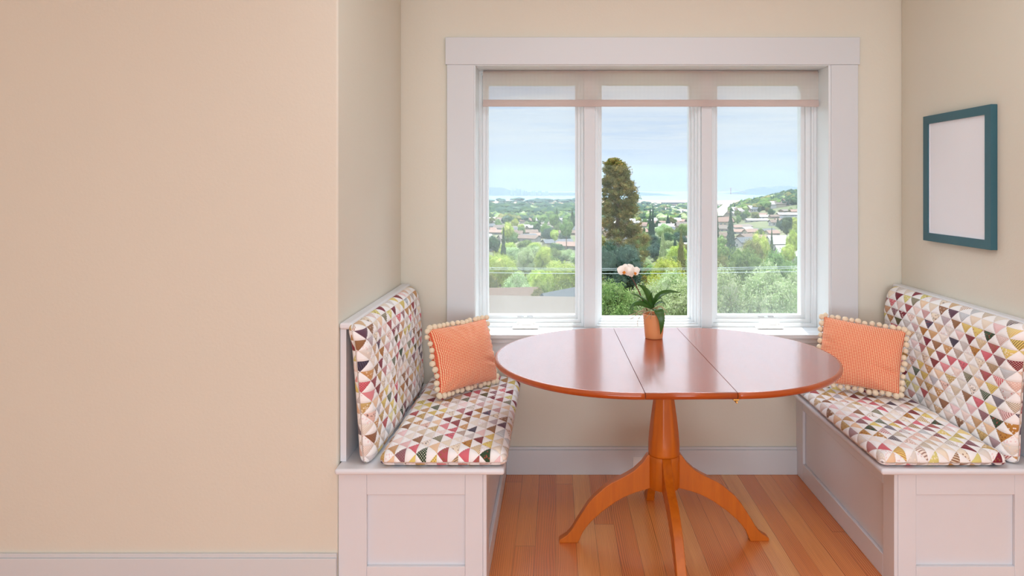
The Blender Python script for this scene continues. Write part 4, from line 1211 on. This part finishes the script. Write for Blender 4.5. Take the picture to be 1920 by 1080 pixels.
# street climbing the side hill
mb = MB(); P = [at(1350, 395, 980), at(1356, 391, 1080), at(1362, 388, 1180), at(1367, 385.5, 1290), at(1371, 383.5, 1400)]
for i, p in enumerate(P):
    z = gz(p.x, p.y)+9.5; mb.v += [(p.x-4.5, p.y, z), (p.x+4.5, p.y, z)]
for i in range(len(P)-1): mb.f.append((2*i, 2*i+1, 2*i+3, 2*i+2)); mb.mi.append(0)
M['street'] = paint('pale_street', rgb(214, 206, 192), .9, .1)
m_ = mb.build('ground_street', M['street']); sd = m_.modifiers.new('t', 'SOLIDIFY'); sd.thickness = 9; struct(m_)

# overhead wires
M['wire'] = paint('wire_sheath', rgb(150, 160, 160), .6, .3)
for k, yy in enumerate((503.5, 506.5, 513)):
    d = 22; a, m, b_ = at(700, yy-7, d), at(1150, yy, d), at(1650, yy-8, d)
    pts = bez([a, m*2-(a+b_)/2, b_], 30)
    tag(MB().tube(pts, .008, 6).build('overhead_wire', M['wire']), ['uppermost', 'middle', 'lowest'][k]+' of the thin overhead wires crossing outside the window', 'cable', 'overhead wires outside the window')

# haze over the valley: real scattering air
t = NT('valley_haze'); vs = t.n('ShaderNodeVolumePrincipled'); vs.inputs['Color'].default_value = (.30, .37, .45, 1); vs.inputs['Density'].default_value = .00006; vs.inputs['Anisotropy'].default_value = .2
t.l(vs.outputs[0], t.out.inputs['Volume'])
hz = MB().box(-9000, 13000, 120, 13500, -130, 260).build('valley_haze', t.m); tag(hz, 'pale blue haze lying over the valley and the bay', 'haze', None, 'stuff')

# ------------------------------------------------------------------ sky, sun, added fill lights
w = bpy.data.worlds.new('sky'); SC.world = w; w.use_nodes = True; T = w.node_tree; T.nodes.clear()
class WN(NT):
    def __init__(s): s.t = T
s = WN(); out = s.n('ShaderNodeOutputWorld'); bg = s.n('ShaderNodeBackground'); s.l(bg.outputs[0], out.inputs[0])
g_ = s.n('ShaderNodeTexCoord').outputs['Generated']; sp = s.n('ShaderNodeSeparateXYZ'); s.l(g_, sp.inputs[0])
X, Y, Z = sp.outputs; el = s.math('MAXIMUM', Z, 0.0)
base = s.ramp(el, [(0, (.66, .77, .92, 1)), (.05, (.60, .74, .94, 1)), (.14, (.50, .66, .92, 1)), (.3, (.70, .80, .94, 1)), (.5, (.72, .80, .92, 1)), (1, (.50, .64, .9, 1))])
cv = s.combine(s.math('MULTIPLY', X, 1.1), s.math('MULTIPLY', Y, 1.1), s.math('MULTIPLY', Z, 15))
c1 = s.noise(cv, 1.9, 6, .6, .7)
cl = s.maprange(c1, .36, .50, 0, 1)
c2 = s.noise(s.combine(s.math('MULTIPLY', X, 3), s.math('MULTIPLY', Y, 3), s.math('MULTIPLY', Z, 60)), 1.6, 4, .6)
cl = s.math('MULTIPLY', cl, s.maprange(c2, .3, .6, .55, 1))
cl = s.math('MULTIPLY', cl, s.maprange(el, .0, .07, .25, 1))
col = s.mix(s.math('MULTIPLY', cl, .85), base, (.90, .93, .96, 1))
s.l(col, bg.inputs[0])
# the sky brightens with height above the hazy horizon band
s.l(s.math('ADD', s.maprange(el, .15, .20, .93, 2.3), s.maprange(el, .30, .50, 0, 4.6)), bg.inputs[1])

sun = bpy.data.lights.new('sun', 'SUN'); sun.energy = 8; sun.angle = math.radians(.7); sun.color = (1, .95, .86)
so = bpy.data.objects.new('sun', sun); C.objects.link(so)
dv = Vector((.15, 1, 2.75)).normalized(); so.rotation_euler = dv.to_track_quat('Z', 'Y').to_euler(); so.location = (0, 8, 12)

def area(name, loc, target, size, energy, col):
    l = bpy.data.lights.new(name, 'AREA'); l.shape = 'RECTANGLE'; l.size, l.size_y = size; l.energy = energy; l.color = col
    o = bpy.data.objects.new(name, l); C.objects.link(o); o.location = loc
    o.rotation_euler = (Vector(target)-Vector(loc)).to_track_quat('-Z', 'Y').to_euler(); return o
area('fill_light_overhead', (.5, -.6, 2.55), (.5, -.6, 0), (2.6, 2.2), 24, (.74, .88, 1))  # overhead fill added behind the nook opening; no fixture is modelled
area('fill_light_rear', (.3, -3.3, .95), (.45, 2.5, .55), (4.2, 1.6), 150, (.76, .89, 1))  # main fill added behind the camera, low; that wall has no window
area('fill_light_nook', (.47, 2.0, 2.58), (.47, 2.1, 0), (1.6, .7), 15, (.80, .91, 1))  # fill added to brighten the nook's side walls, not a known lamp

# ------------------------------------------------------------------ camera
cam = bpy.data.cameras.new('camera'); cam.sensor_width = 36; cam.lens = F/1920*36
cam.shift_x = -(VX-960)/1920; cam.shift_y = -(540-VY)/1920; cam.clip_end = 30000; cam.clip_start = .05
co = bpy.data.objects.new('camera', cam); C.objects.link(co); co.location = (0, 0, EYE); co.rotation_euler = (PI/2, 0, 0)
SC.camera = co
SC.view_settings.view_transform = 'Standard'; SC.view_settings.look = 'None'; SC.view_settings.gamma = 1; SC.view_settings.exposure = 0
SC.view_settings.use_curve_mapping = False
cy = SC.cycles; cy.use_denoising = True
try: cy.denoiser = 'OPENIMAGEDENOISE'
except Exception: pass
cy.max_bounces = 10; cy.diffuse_bounces = 5; cy.glossy_bounces = 4; cy.transparent_max_bounces = 24; cy.transmission_bounces = 6; cy.volume_bounces = 1
cy.sample_clamp_indirect = 6; cy.caustics_reflective = False; cy.caustics_refractive = False
